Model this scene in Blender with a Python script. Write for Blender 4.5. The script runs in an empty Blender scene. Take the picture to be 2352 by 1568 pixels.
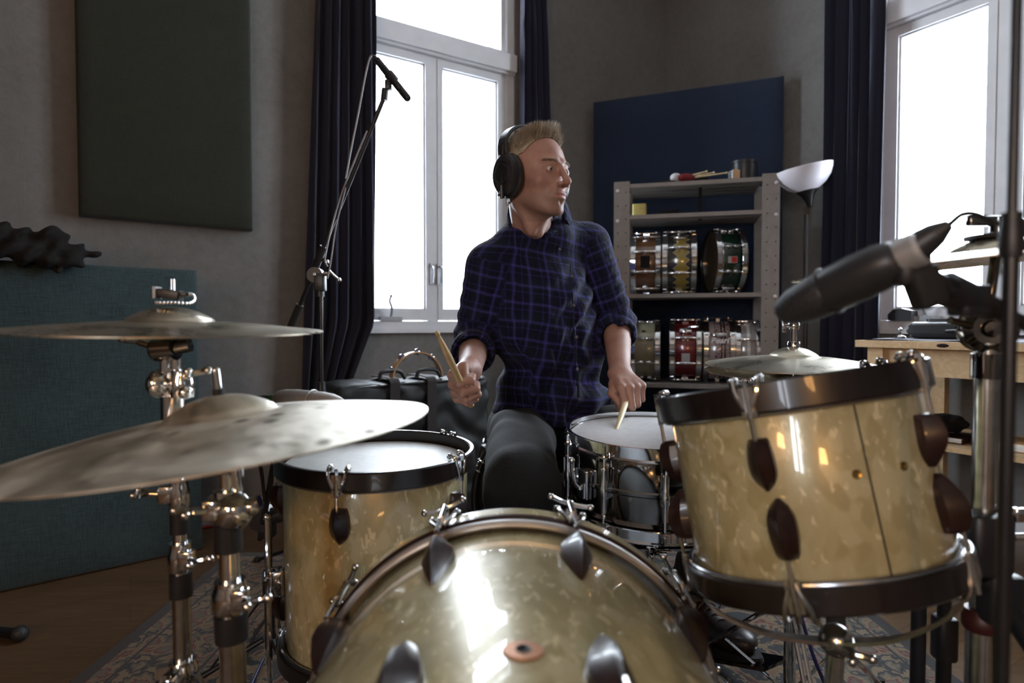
import bpy, math, random
import numpy as np
from mathutils import Vector, Matrix, Quaternion, noise as mnoise
R = math.radians
random.seed(7); np.random.seed(7)
sc = bpy.context.scene
COL = sc.collection

# ------------------------------------------------------------------ camera, sky, light, exposure
FPX = 1402.0            # focal length in pixels of the 2352 x 1568 frame
CH = 0.85               # camera height
PITCH = math.atan(39.0 / FPX)
cam_d = bpy.data.cameras.new('camera'); cam = bpy.data.objects.new('camera', cam_d); COL.objects.link(cam)
cam_d.sensor_width = 36.0; cam_d.lens = 36.0 * FPX / 2352.0
cam_d.clip_start = 0.02; cam_d.clip_end = 100
cam.location = (0, 0, CH); cam.rotation_euler = (math.pi / 2 - PITCH, 0, 0)
cam_d.dof.use_dof = True; cam_d.dof.focus_distance = 1.5; cam_d.dof.aperture_fstop = 2.8
sc.camera = cam
sc.view_settings.view_transform = 'Standard'; sc.view_settings.look = 'None'
sc.view_settings.gamma = 1.0; sc.view_settings.use_curve_mapping = False
sc.view_settings.exposure = 1.03
sc.cycles.max_bounces = 7; sc.cycles.diffuse_bounces = 4; sc.cycles.glossy_bounces = 4
sc.cycles.transparent_max_bounces = 8; sc.cycles.transmission_bounces = 4
sc.cycles.caustics_reflective = False; sc.cycles.caustics_refractive = False
sc.cycles.sample_clamp_indirect = 6.0; sc.cycles.sample_clamp_direct = 0.0
sc.cycles.use_denoising = True
w = bpy.data.worlds.new('overcast'); sc.world = w; w.use_nodes = True
wb = w.node_tree.nodes['Background']; wb.inputs[0].default_value = (0.82, 0.90, 1.0, 1); wb.inputs[1].default_value = 12.0

# room: two window walls meeting at a corner; D1 runs along the left window wall, D2 along the right one
D1 = Vector((.845, .5348, 0)).normalized(); D2 = Vector((.5348, -.845, 0)).normalized()
O1 = Vector((-1.285, 2.59, 0)); TC = 2.711
CN = O1 + D1 * TC
N1 = Vector((D1.y, -D1.x, 0))       # into the room from wall 1
N2 = Vector((D2.y, -D2.x, 0))       # into the room from wall 2
def W1(t, off=0, z=0): return O1 + D1 * t + N1 * off + Vector((0, 0, z))
def W2(s, off=0, z=0): return CN + D2 * s + N2 * off + Vector((0, 0, z))
def at(x, y, Y):
    """pixel of the photograph + distance in front of the camera -> world point"""
    vx, vy = (x - 1176) / FPX, -(y - 784) / FPX
    c, s = math.cos(PITCH), math.sin(PITCH)
    d = Vector((vx, c + vy * s, vy * c - s))
    return Vector((0, 0, CH)) + d * (Y / d.y)

def area(name, loc, direction, sx, sy, energy, col, portal=False):
    l = bpy.data.lights.new(name, 'AREA'); l.shape = 'RECTANGLE'; l.size = sx; l.size_y = sy
    l.energy = energy; l.color = col
    if portal: l.cycles.is_portal = True
    o = bpy.data.objects.new(name, l); COL.objects.link(o)
    o.location = loc; o.rotation_euler = Vector(direction).to_track_quat('-Z', 'Y').to_euler()
    return o
area('daylight_left_window', W1(1.05, -.30, 1.78), N1, 1.15, 2.2, 1, (1, 1, 1), True)
area('daylight_right_window', W2(1.83, -.30, 1.78), N2, 1.25, 2.2, 1, (1, 1, 1), True)
area('daylight_rear_window', O1 + D1 * (TC - 5.6 - .3) + N1 * 4.6 + Vector((0, 0, 1.71)), D1, .78, 1.75, 1, (1, 1, 1), True)

# ------------------------------------------------------------------ materials
MATS = {}
class NT:
    def __init__(s, name):
        s.m = bpy.data.materials.new(name); s.m.use_nodes = True
        s.n = s.m.node_tree.nodes; s.l = s.m.node_tree.links; s.b = s.n['Principled BSDF']; MATS[name] = s.m
    def node(s, t, **kw):
        n = s.n.new(t)
        for k, v in kw.items(): setattr(n, k, v)
        return n
    def link(s, a, b): s.l.new(a, b)
    def coords(s, kind='Object', scale=(1, 1, 1), rot=(0, 0, 0), loc=(0, 0, 0)):
        tc = s.node('ShaderNodeTexCoord'); mp = s.node('ShaderNodeMapping')
        mp.inputs['Scale'].default_value = scale; mp.inputs['Rotation'].default_value = rot; mp.inputs['Location'].default_value = loc
        if kind.startswith('@'):
            a = s.node('ShaderNodeAttribute'); a.attribute_name = kind[1:]; s.link(a.outputs['Vector'], mp.inputs[0])
        else: s.link(tc.outputs[kind], mp.inputs[0])
        return mp.outputs[0]
    def noise(s, vec, scale, detail=4, rough=.5, dist=0):
        n = s.node('ShaderNodeTexNoise'); n.inputs['Scale'].default_value = scale; n.inputs['Detail'].default_value = detail
        n.inputs['Roughness'].default_value = rough; n.inputs['Distortion'].default_value = dist
        if vec is not None: s.link(vec, n.inputs['Vector'])
        return n
    def voronoi(s, vec, scale, feature='F1'):
        n = s.node('ShaderNodeTexVoronoi', feature=feature); n.inputs['Scale'].default_value = scale; s.link(vec, n.inputs['Vector']); return n
    def ramp(s, fac, stops, interp='LINEAR'):
        n = s.node('ShaderNodeValToRGB'); e = n.color_ramp.elements; n.color_ramp.interpolation = interp
        while len(e) < len(stops): e.new(.5)
        for el, (p, c) in zip(e, stops):
            el.position = p; el.color = (*c, 1) if len(c) == 3 else c
        s.link(fac, n.inputs[0]); return n.outputs[0]
    def math(s, op, a, b=None, clamp=False):
        n = s.node('ShaderNodeMath', operation=op); n.use_clamp = clamp
        for i, v in enumerate((a, b)):
            if v is None: continue
            if isinstance(v, (int, float)): n.inputs[i].default_value = v
            else: s.link(v, n.inputs[i])
        return n.outputs[0]
    def mix(s, fac, a, b, typ='MIX'):
        n = s.node('ShaderNodeMix', data_type='RGBA', blend_type=typ)
        for i, v in ((0, fac), (6, a), (7, b)):
            if isinstance(v, (int, float)): n.inputs[i].default_value = v
            elif isinstance(v, tuple): n.inputs[i].default_value = (*v, 1) if len(v) == 3 else v
            else: s.link(v, n.inputs[i])
        return n.outputs[2]
    def bump(s, h, strength=.3, dist=.01):
        n = s.node('ShaderNodeBump'); n.inputs['Strength'].default_value = strength; n.inputs['Distance'].default_value = dist
        s.link(h, n.inputs['Height']); s.link(n.outputs[0], s.b.inputs['Normal'])
    def base(s, c):
        if isinstance(c, tuple): s.b.inputs['Base Color'].default_value = (*c, 1)
        else: s.link(c, s.b.inputs['Base Color'])
    def set(s, rough=None, metal=None, coat=None, coat_rough=None, spec=None, sheen=None, sss=None):
        i = s.b.inputs
        if rough is not None: i['Roughness'].default_value = rough
        if metal is not None: i['Metallic'].default_value = metal
        if coat is not None: i['Coat Weight'].default_value = coat
        if coat_rough is not None: i['Coat Roughness'].default_value = coat_rough
        if spec is not None: i['Specular IOR Level'].default_value = spec
        if sheen is not None: i['Sheen Weight'].default_value = sheen
        return s
def simple(name, c, rough=.5, metal=0, coat=0, nscale=40, namt=.12, bump=.0, spec=None):
    n = NT(name); v = n.coords()
    nz = n.noise(v, nscale, 3)
    d = tuple(max(0, x * (1 - namt)) for x in c); u = tuple(min(1, x * (1 + namt)) for x in c)
    n.base(n.ramp(nz.outputs[0], [(.3, d), (.7, u)]))
    n.set(rough=rough, metal=metal, coat=coat, spec=spec)
    if bump: n.bump(nz.outputs[0], bump, .002)
    return n.m
def cloth(name, c, c2=None, weave=900, rough=.9, bump=.3, sheen=.2):
    n = NT(name); v = n.coords()
    a = n.noise(n.coords(scale=(1, 1, .06)), weave, 2); b = n.noise(n.coords(scale=(.06, .06, 1)), weave, 2)
    f = n.math('MULTIPLY', a.outputs[0], b.outputs[0]); f = n.math('MULTIPLY', f, 2.2)
    big = n.noise(v, 6, 3)
    f2 = n.math('ADD', n.math('MULTIPLY', f, .7), n.math('MULTIPLY', big.outputs[0], .4))
    c2 = c2 or tuple(x * 1.9 for x in c)
    n.base(n.ramp(f2, [(.3, c), (.95, c2)])); n.set(rough=rough, sheen=sheen); n.bump(f, bump, .001)
    return n.m

simple('chrome', (.72, .73, .75), .07, 1.0, namt=.03)
simple('dark_chrome', (.20, .195, .19), .08, 1.0, namt=.05)
simple('worn_chrome', (.55, .54, .52), .2, 1.0, nscale=60, namt=.15)
simple('black_metal', (.012, .012, .014), .35, namt=.2)
simple('black_plastic', (.015, .015, .018), .4, namt=.2)
simple('black_rubber', (.01, .01, .01), .75, namt=.2)
simple('grey_mic', (.035, .038, .043), .38, .3, namt=.1)
simple('grey_mic_grille', (.04, .043, .048), .5, .4, nscale=400, namt=.4, bump=.5)
simple('silver_mic', (.42, .40, .38), .4, .5, namt=.08)
simple('silver_grille', (.38, .36, .34), .5, .5, nscale=900, namt=.4, bump=.6)
simple('green_band', (.02, .14, .05), .4)
simple('pale_head', (.70, .71, .73), .5, nscale=90, namt=.06, bump=.12)
simple('calf_head', (.66, .65, .62), .5, nscale=70, namt=.07, bump=.15)
simple('dark_head', (.02, .02, .022), .25)
simple('brown_head', (.10, .075, .05), .4)
simple('steel_ring', (.42, .43, .45), .22, 1.0, namt=.04)
simple('brushed_ring', (.60, .58, .57), .38, 1.0, namt=.06)
simple('white_paint', (.66, .67, .70), .45, nscale=12, namt=.05, bump=.03)
simple('window_seal', (.35, .36, .38), .5)
simple('latch_metal', (.52, .54, .57), .3, .6)
simple('shelf_paint', (.235, .215, .20), .55, nscale=30, namt=.08, bump=.05)
simple('screw_hole', (.01, .01, .01), .7)
simple('opal_shade', (.72, .70, .76), .35, nscale=8, namt=.04)
simple('yellow_card', (.55, .47, .15), .5)
simple('leather_black', (.02, .02, .021), .42, nscale=120, namt=.3, bump=.4)
simple('red_plastic', (.45, .02, .02), .35)
simple('blue_tape', (.02, .22, .55), .6)
simple('paper', (.75, .75, .73), .8)
simple('copper_badge', (.50, .25, .14), .45, .35, nscale=300, namt=.2)
simple('hole_black', (.004, .004, .004), .4)
simple('eye_white', (.62, .58, .55), .2)
simple('iris', (.05, .07, .08), .1)
simple('shoe_leather', (.03, .022, .022), .38, nscale=60, namt=.3, bump=.2)
simple('lace', (.09, .07, .08), .7)
simple('dull_red', (.04, .006, .005), .45)
simple('red_cable', (.45, .03, .02), .5)
simple('blue_cable', (.01, .015, .12), .5)
simple('grey_cable', (.30, .31, .34), .4)
simple('stick_wood', (.52, .36, .17), .45, nscale=25, namt=.2)
simple('stick_wood_pale', (.72, .60, .36), .45, nscale=25, namt=.12)
simple('teal_edge', (.06, .12, .15), .35)
simple('gold_shell', (.42, .30, .05), .25, .6, namt=.15)
simple('red_sparkle', (.16, .008, .01), .25, .2, 1.0, nscale=300, namt=.4)
simple('green_lacquer', (.003, .022, .014), .12, 0, 1.0, nscale=20, namt=.4)
simple('white_marine', (.34, .34, .36), .25, 0, 1.0, nscale=25, namt=.2)
simple('cream_old', (.30, .29, .20), .3, 0, .8, nscale=18, namt=.2)
simple('brass', (.45, .30, .10), .25, 1.0)
simple('black_hinge', (.02, .02, .02), .5)
simple('white_sticker', (.55, .56, .58), .6)
simple('lip', (.42, .17, .15), .45)
simple('eyebrow_hair', (.26, .18, .12), .7)

def wood(name, dark, light, rough=.35, coat=.3, scale=(6, 6, .8), k=9):
    n = NT(name); v = n.coords(scale=scale)
    a = n.noise(v, k, 6, .6, 1.2)
    n.base(n.ramp(a.outputs[0], [(.3, dark), (.7, light)])); n.set(rough=rough, coat=coat); n.bump(a.outputs[0], .08, .002)
    return n.m
wood('maroon_wood', (.010, .004, .0035), (.030, .010, .008), .33, .25, k=14)
wood('hoop_wood', (.006, .004, .004), (.015, .009, .008), .3, .3, k=10)
wood('pine', (.50, .33, .17), (.66, .47, .27), .5, .05, scale=(.8, 6, 6), k=6)
wood('block_wood', (.38, .2, .08), (.5, .3, .14), .55, 0)
wood('tambourine_wood', (.30, .17, .08), (.42, .25, .12), .5, .2)
wood('walnut_shell', (.10, .045, .02), (.22, .10, .045), .2, 1.0, scale=(6, 6, .5), k=5)

def pearl(name, a, b, c, scale=62, coat=1.0):
    n = NT(name); v = n.coords(scale=(1, 1, .6), rot=(.3, .2, 0))
    d = n.noise(v, 16, 2, .5)
    vv = n.node('ShaderNodeVectorMath', operation='MULTIPLY_ADD')
    n.link(d.outputs['Color'], vv.inputs[0]); vv.inputs[1].default_value = (.03, .03, .03); n.link(v, vv.inputs[2])
    v1 = n.voronoi(vv.outputs[0], scale, 'SMOOTH_F1'); v1.inputs['Smoothness'].default_value = .35
    v2 = n.noise(vv.outputs[0], scale * .5, 5, .6, 1.2); v3 = n.noise(v, 5, 3, .5, .4)
    sc_ = n.node('ShaderNodeSeparateColor'); n.link(v1.outputs['Color'], sc_.inputs[0])
    f = n.math('ADD', n.math('MULTIPLY', sc_.outputs[0], .42), n.math('ADD', n.math('MULTIPLY', v2.outputs[0], .30), n.math('MULTIPLY', v3.outputs[0], .28)))
    col = n.ramp(f, [(.30, a), (.50, b), (.66, c)])
    fv = n.coords(scale=(1.0, 1.0, .55), rot=(.5, .3, .2)); fl = n.noise(fv, scale * 1.5, 2, .5, .6); fm = n.noise(fv, 14, 2)
    flake = n.ramp(n.math('ADD', fl.outputs[0], n.math('MULTIPLY', fm.outputs[0], .25)), [(.73, (0, 0, 0)), (.80, (1, 1, 1))])
    col = n.mix(n.math('MULTIPLY', flake, .6), col, tuple(min(1, x * 1.5 + .10) for x in c))
    n.base(col); n.set(rough=.30, coat=coat, coat_rough=.025, spec=.6)
    n.b.inputs['Metallic'].default_value = .1
    return n.m
pearl('aged_pearl', (.40, .34, .17), (.47, .41, .22), (.53, .475, .28))

def cymbal_mat(name, a, b, c, rough=.27, hammer=.0, dirt=.5):
    n = NT(name); v = n.coords()
    sx = n.node('ShaderNodeSeparateXYZ'); n.link(v, sx.inputs[0])
    r2 = n.math('SQRT', n.math('ADD', n.math('MULTIPLY', sx.outputs[0], sx.outputs[0]), n.math('MULTIPLY', sx.outputs[1], sx.outputs[1])))
    cx = n.node('ShaderNodeCombineXYZ'); n.link(r2, cx.inputs[0])
    rings = n.noise(cx.outputs[0], 900, 3, .8)
    broad = n.noise(cx.outputs[0], 40, 2, .6)
    bl = n.noise(v, 11, 5, .62, .6)
    f = n.math('ADD', n.math('MULTIPLY', rings.outputs[0], .25), n.math('ADD', n.math('MULTIPLY', bl.outputs[0], dirt), n.math('MULTIPLY', broad.outputs[0], .3)))
    col = n.ramp(f, [(.35, a), (.55, b), (.75, c)])
    if hammer > 1:
        vs = n.voronoi(n.coords(scale=(1, .7, 1)), 30); sp = n.ramp(vs.outputs['Distance'], [(.10, (1, 1, 1)), (.32, (0, 0, 0))]); big = n.noise(v, 7, 2); zone = n.ramp(big.outputs[0], [(.46, (0, 0, 0)), (.58, (1, 1, 1))])
        col = n.mix(n.math('MULTIPLY', n.math('MULTIPLY', sp, zone), .8), col, (.10, .075, .05))
    n.base(col); n.set(rough=rough, metal=1.0)
    n.link(n.ramp(bl.outputs[0], [(.3, (rough * .8,) * 3), (.8, (min(1, rough * 1.6),) * 3)]), n.b.inputs['Roughness'])
    h = n.math('MULTIPLY', rings.outputs[0], .12)
    if hammer:
        vo = n.voronoi(v, 34); hm = n.ramp(vo.outputs['Distance'], [(.0, (0, 0, 0)), (.55, (1, 1, 1))])
        h = n.math('ADD', h, n.math('MULTIPLY', hm, hammer))
    n.bump(h, .5, .0012)
    return n.m
cymbal_mat('cymbal_bronze', (.46, .40, .30), (.56, .50, .39), (.66, .60, .49), .27, .25)
cymbal_mat('ride_bronze', (.42, .36, .28), (.62, .57, .47), (.80, .76, .67), .46, 1.3, .75)
cymbal_mat('hihat_bronze', (.46, .41, .31), (.55, .5, .4), (.64, .59, .48), .3, .2)

def plaster():
    n = NT('plaster'); v = n.coords()
    a = n.noise(v, 1.6, 6, .6, .4); b = n.noise(v, 28, 5, .65); c = n.noise(v, 160, 2)
    f = n.math('ADD', n.math('MULTIPLY', a.outputs[0], .6), n.math('MULTIPLY', b.outputs[0], .4))
    col = n.ramp(f, [(.3, (.14, .136, .128)), (.5, (.185, .181, .174)), (.7, (.225, .222, .217))])
    mu = n.node('ShaderNodeTexMusgrave') if hasattr(bpy.types, 'ShaderNodeTexMusgrave') else None
    cr = n.noise(n.coords(scale=(1, 1, .6)), 5, 8, .7, 2.2)
    crack = n.ramp(cr.outputs[0], [(.488, (0, 0, 0)), (.5, (1, 1, 1)), (.512, (0, 0, 0))])
    col = n.mix(n.math('MULTIPLY', crack, .22), col, (.10, .095, .085))
    n.base(col); n.set(rough=.85, spec=.25)
    n.bump(n.math('ADD', n.math('MULTIPLY', b.outputs[0], .7), n.math('MULTIPLY', c.outputs[0], .3)), .35, .006)
plaster()
def ceiling_mat():
    n = NT('ceiling_paint'); a = n.noise(n.coords(), 3, 4); n.base(n.ramp(a.outputs[0], [(.3, (.46, .44, .41)), (.7, (.50, .48, .45))])); n.set(rough=.9)
ceiling_mat()
def planks():
    n = NT('floor_planks'); v = n.coords('Object', rot=(0, 0, -math.atan2(D1.y, D1.x)))
    br = n.node('ShaderNodeTexBrick'); n.link(v, br.inputs[0])
    br.inputs['Scale'].default_value = 1; br.inputs['Mortar Size'].default_value = .0025; br.inputs['Mortar Smooth'].default_value = .3
    br.inputs['Brick Width'].default_value = 1.7; br.inputs['Row Height'].default_value = .12; br.offset = .37
    br.inputs['Color1'].default_value = (.13, .08, .042, 1); br.inputs['Color2'].default_value = (.16, .10, .057, 1); br.inputs['Mortar'].default_value = (.11, .06, .03, 1)
    g = n.noise(n.coords('Object', rot=(0, 0, -math.atan2(D1.y, D1.x)), scale=(1, 14, 1)), 5, 7, .6, .6)
    col = n.mix(.8, br.outputs['Color'], n.ramp(g.outputs[0], [(.3, (.62, .58, .52)), (.7, (1.0, 1.0, 1.0))]), 'MULTIPLY')
    n.base(col); n.set(rough=.42, spec=.4); n.bump(br.outputs['Fac'], -.15, .001)
planks()
def rug_mat():
    n = NT('persian_wool'); v = n.coords()
    sx = n.node('ShaderNodeSeparateXYZ'); n.link(v, sx.inputs[0])
    ax = n.math('ABSOLUTE', sx.outputs[0]); ay = n.math('ABSOLUTE', sx.outputs[1])
    dx = n.math('SUBTRACT', 1.05, ax); dy = n.math('SUBTRACT', 1.5, ay)
    d = n.math('MINIMUM', dx, dy)
    cx = n.node('ShaderNodeCombineXYZ'); n.link(ax, cx.inputs[0]); n.link(ay, cx.inputs[1])
    fl = n.noise(cx.outputs[0], 10, 4, .6, 2.2); vo = n.voronoi(cx.outputs[0], 8); vo2 = n.voronoi(cx.outputs[0], 18)
    navy = (.013, .017, .022); beige = (.17, .125, .075); ochre = (.15, .09, .045); maroon = (.11, .022, .022); cream = (.10, .083, .06)
    field = n.ramp(fl.outputs[0], [(.0, navy), (.46, navy), (.50, beige), (.56, ochre), (.62, maroon), (.66, navy)], 'CONSTANT')
    bord = n.ramp(n.math('ADD', n.math('MULTIPLY', fl.outputs[0], .6), n.math('MULTIPLY', vo2.outputs['Distance'], .5)), [(.0, cream), (.44, maroon), (.49, beige), (.56, cream), (.62, navy), (.68, beige)], 'CONSTANT')
    m1 = n.ramp(d, [(.0, (0, 0, 0)), (.30, (1, 1, 1))], 'CONSTANT')
    col = n.mix(m1, bord, field)
    stripe = n.ramp(n.math('MULTIPLY', d, 1.0), [(0, (1, 1, 1)), (.035, (0, 0, 0)), (.075, (1, 1, 1)), (.083, (0, 0, 0)), (.27, (1, 1, 1)), (.28, (0, 0, 0))], 'CONSTANT')
    col = n.mix(stripe, col, (.012, .012, .014))
    n.base(col); n.set(rough=.95, sheen=.2)
    p = n.noise(v, 500, 2); n.bump(p.outputs[0], .5, .003)
rug_mat()
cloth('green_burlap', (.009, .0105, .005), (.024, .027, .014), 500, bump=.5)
cloth('teal_burlap', (.011, .026, .030), (.045, .080, .088), 420, bump=.9)
cloth('blue_felt', (.004, .012, .034), (.008, .023, .062), 500, bump=.2)
cloth('curtain_cloth', (.007, .0085, .024), (.015, .017, .046), 700, bump=.15)
cloth('brown_lining', (.10, .075, .07), (.16, .12, .11), 700, bump=.15)
cloth('black_cloth', (.002, .0015, .0015), (.006, .004, .004), 500, sheen=0)
cloth('case_nylon', (.005, .006, .007), (.013, .0155, .0175), 900, rough=.55, bump=.3, sheen=0)
cloth('red_stitch_web', (.012, .010, .011), (.026, .014, .016), 900, rough=.8)
cloth('mat_cloth', (.03, .03, .042), (.07, .07, .10), 600)
cloth('trouser_cotton', (.005, .0055, .0065), (.012, .013, .015), 700, bump=.35, sheen=.03)

def shirt_mat():
    n = NT('plaid_cotton'); v = n.coords('@plaid')
    wv = n.noise(n.coords('@plaid', scale=(1, 1, 1)), 9, 2, .5)
    vm = n.node('ShaderNodeVectorMath', operation='MULTIPLY_ADD'); n.link(wv.outputs['Color'], vm.inputs[0]); vm.inputs[1].default_value = (.012, .012, 0); n.link(v, vm.inputs[2])
    sx = n.node('ShaderNodeSeparateXYZ'); n.link(vm.outputs[0], sx.inputs[0])
    def line(o, period, c, wd, ph=0):
        t = n.math('FRACT', n.math('ADD', n.math('DIVIDE', o, period), ph))
        t = n.math('ABSOLUTE', n.math('SUBTRACT', t, c))
        return n.math('SUBTRACT', 1.0, n.math('DIVIDE', t, wd), True)
    P = .046
    lx = n.math('ADD', line(sx.outputs[0], P, .5, .12), n.math('MULTIPLY', line(sx.outputs[0], P, .13, .06), .5))
    ly = n.math('ADD', line(sx.outputs[1], P, .5, .12), n.math('MULTIPLY', line(sx.outputs[1], P, .13, .06), .5))
    gx = line(sx.outputs[0], P * 2, .3, .2); gy = line(sx.outputs[1], P * 2, .3, .2)
    col = n.mix(n.math('MULTIPLY', n.math('ADD', gx, gy), .5), (.005, .006, .021), (.008, .018, .032))
    f = n.math('MULTIPLY', n.math('ADD', lx, ly), .5, True)
    col = n.mix(f, col, (.060, .054, .26))
    n.base(col); n.set(rough=.85, sheen=.05, spec=.2)
    nz = n.noise(n.coords(), 1200, 2); n2 = n.noise(n.coords(), 22, 4, .55, .8)
    n.bump(n.math('ADD', n.math('MULTIPLY', nz.outputs[0], .05), n.math('MULTIPLY', n2.outputs[0], 1.0)), .7, .012)
shirt_mat()
def skin_mat():
    n = NT('skin'); v = n.coords()
    a = n.noise(v, 22, 4, .6); b = n.noise(v, 260, 3)
    col = n.ramp(a.outputs[0], [(.3, (.34, .185, .145)), (.7, (.45, .275, .22))])
    at_ = n.node('ShaderNodeAttribute'); at_.attribute_name = 'tint'
    s3 = n.node('ShaderNodeSeparateColor'); n.link(at_.outputs['Color'], s3.inputs[0])
    col = n.mix(s3.outputs[0], col, (.40, .13, .115))       # lips and flushed skin
    col = n.mix(s3.outputs[1], col, (.20, .125, .095))      # stubble
    n.base(col); n.set(rough=.48, spec=.4)
    n.b.inputs['Subsurface Weight'].default_value = .12; n.b.inputs['Subsurface Radius'].default_value = (.01, .004, .002)
    n.bump(n.math('ADD', n.math('MULTIPLY', b.outputs[0], .4), n.math('MULTIPLY', a.outputs[0], .6)), .25, .002)
skin_mat()
def hair_mat():
    n = NT('blond_hair'); a = n.noise(n.coords(), 60, 2); n.base(n.ramp(a.outputs[0], [(.3, (.24, .19, .13)), (.7, (.46, .39, .29))])); n.set(rough=.42, spec=.5)
hair_mat()
def glass_mat():
    n = NT('window_glass'); out = n.n['Material Output']; n.n.remove(n.b)
    t = n.node('ShaderNodeBsdfTransparent'); g = n.node('ShaderNodeBsdfGlossy'); g.inputs['Roughness'].default_value = .02
    nz = n.noise(n.coords(), 1.5, 2); t_c = n.ramp(nz.outputs[0], [(0, (.96, .97, .97)), (1, (.98, .985, .985))]); n.link(t_c, t.inputs[0])
    lw = n.node('ShaderNodeLayerWeight'); lw.inputs[0].default_value = .12
    mx = n.node('ShaderNodeMixShader'); n.link(lw.outputs['Fresnel'], mx.inputs[0]); n.link(t.outputs[0], mx.inputs[1]); n.link(g.outputs[0], mx.inputs[2])
    n.link(mx.outputs[0], out.inputs[0])
glass_mat()
def diamond_shell():
    n = NT('diamond_shell'); v = n.coords()
    sx = n.node('ShaderNodeSeparateXYZ'); n.link(v, sx.inputs[0])
    ang = n.math('ARCTAN2', sx.outputs[1], sx.outputs[0]); u = n.math('MULTIPLY', ang, 24 / math.tau)
    tri = n.math('MULTIPLY', n.math('ABSOLUTE', n.math('SUBTRACT', n.math('FRACT', u), .5)), 2.0)
    zz = n.math('DIVIDE', n.math('ABSOLUTE', n.math('SUBTRACT', sx.outputs[2], .08)), .05)
    dd = n.math('SUBTRACT', zz, n.math('ADD', .35, n.math('MULTIPLY', tri, .5)))
    c = n.ramp(n.math('ADD', dd, .5), [(0, (.34, .25, .04)), (.42, (.34, .25, .04)), (.47, (.55, .55, .55)), (.53, (.02, .018, .016)), (1, (.05, .05, .05))])
    n.base(c); n.set(rough=.2, coat=1.0)
diamond_shell()
def tribal_shell():
    n = NT('tribal_shell'); v = n.coords(scale=(1, 1, 1))
    a = n.noise(v, 26, 2, .4, 3.5)
    sx = n.node('ShaderNodeSeparateXYZ'); n.link(v, sx.inputs[0])
    zz = n.math('ABSOLUTE', n.math('SUBTRACT', sx.outputs[2], .08))
    m = n.math('LESS_THAN', zz, .042)
    f = n.ramp(a.outputs[0], [(0, (.40, .31, .31)), (.52, (.02, .008, .008)), (.60, (.40, .31, .31))], 'CONSTANT')
    ce = n.math('LESS_THAN', n.math('ABSOLUTE', n.math('SUBTRACT', zz, .008)), .0035)
    col = n.mix(m, (.42, .34, .34), f); col = n.mix(ce, col, (.03, .01, .01))
    n.base(col); n.set(rough=.2, coat=1.0)
tribal_shell()
def stripe_shell():
    n = NT('stripe_shell'); v = n.coords(); sx = n.node('ShaderNodeSeparateXYZ'); n.link(v, sx.inputs[0])
    m = n.math('LESS_THAN', n.math('ABSOLUTE', n.math('SUBTRACT', sx.outputs[2], .047)), .007)
    nz = n.noise(v, 26, 4, .6, 1.5)
    col = n.mix(m, n.ramp(nz.outputs[0], [(.3, (.26, .25, .24)), (.7, (.38, .37, .37))]), (.62, .64, .68)); n.base(col); n.set(rough=.2, coat=1)
stripe_shell()
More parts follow.
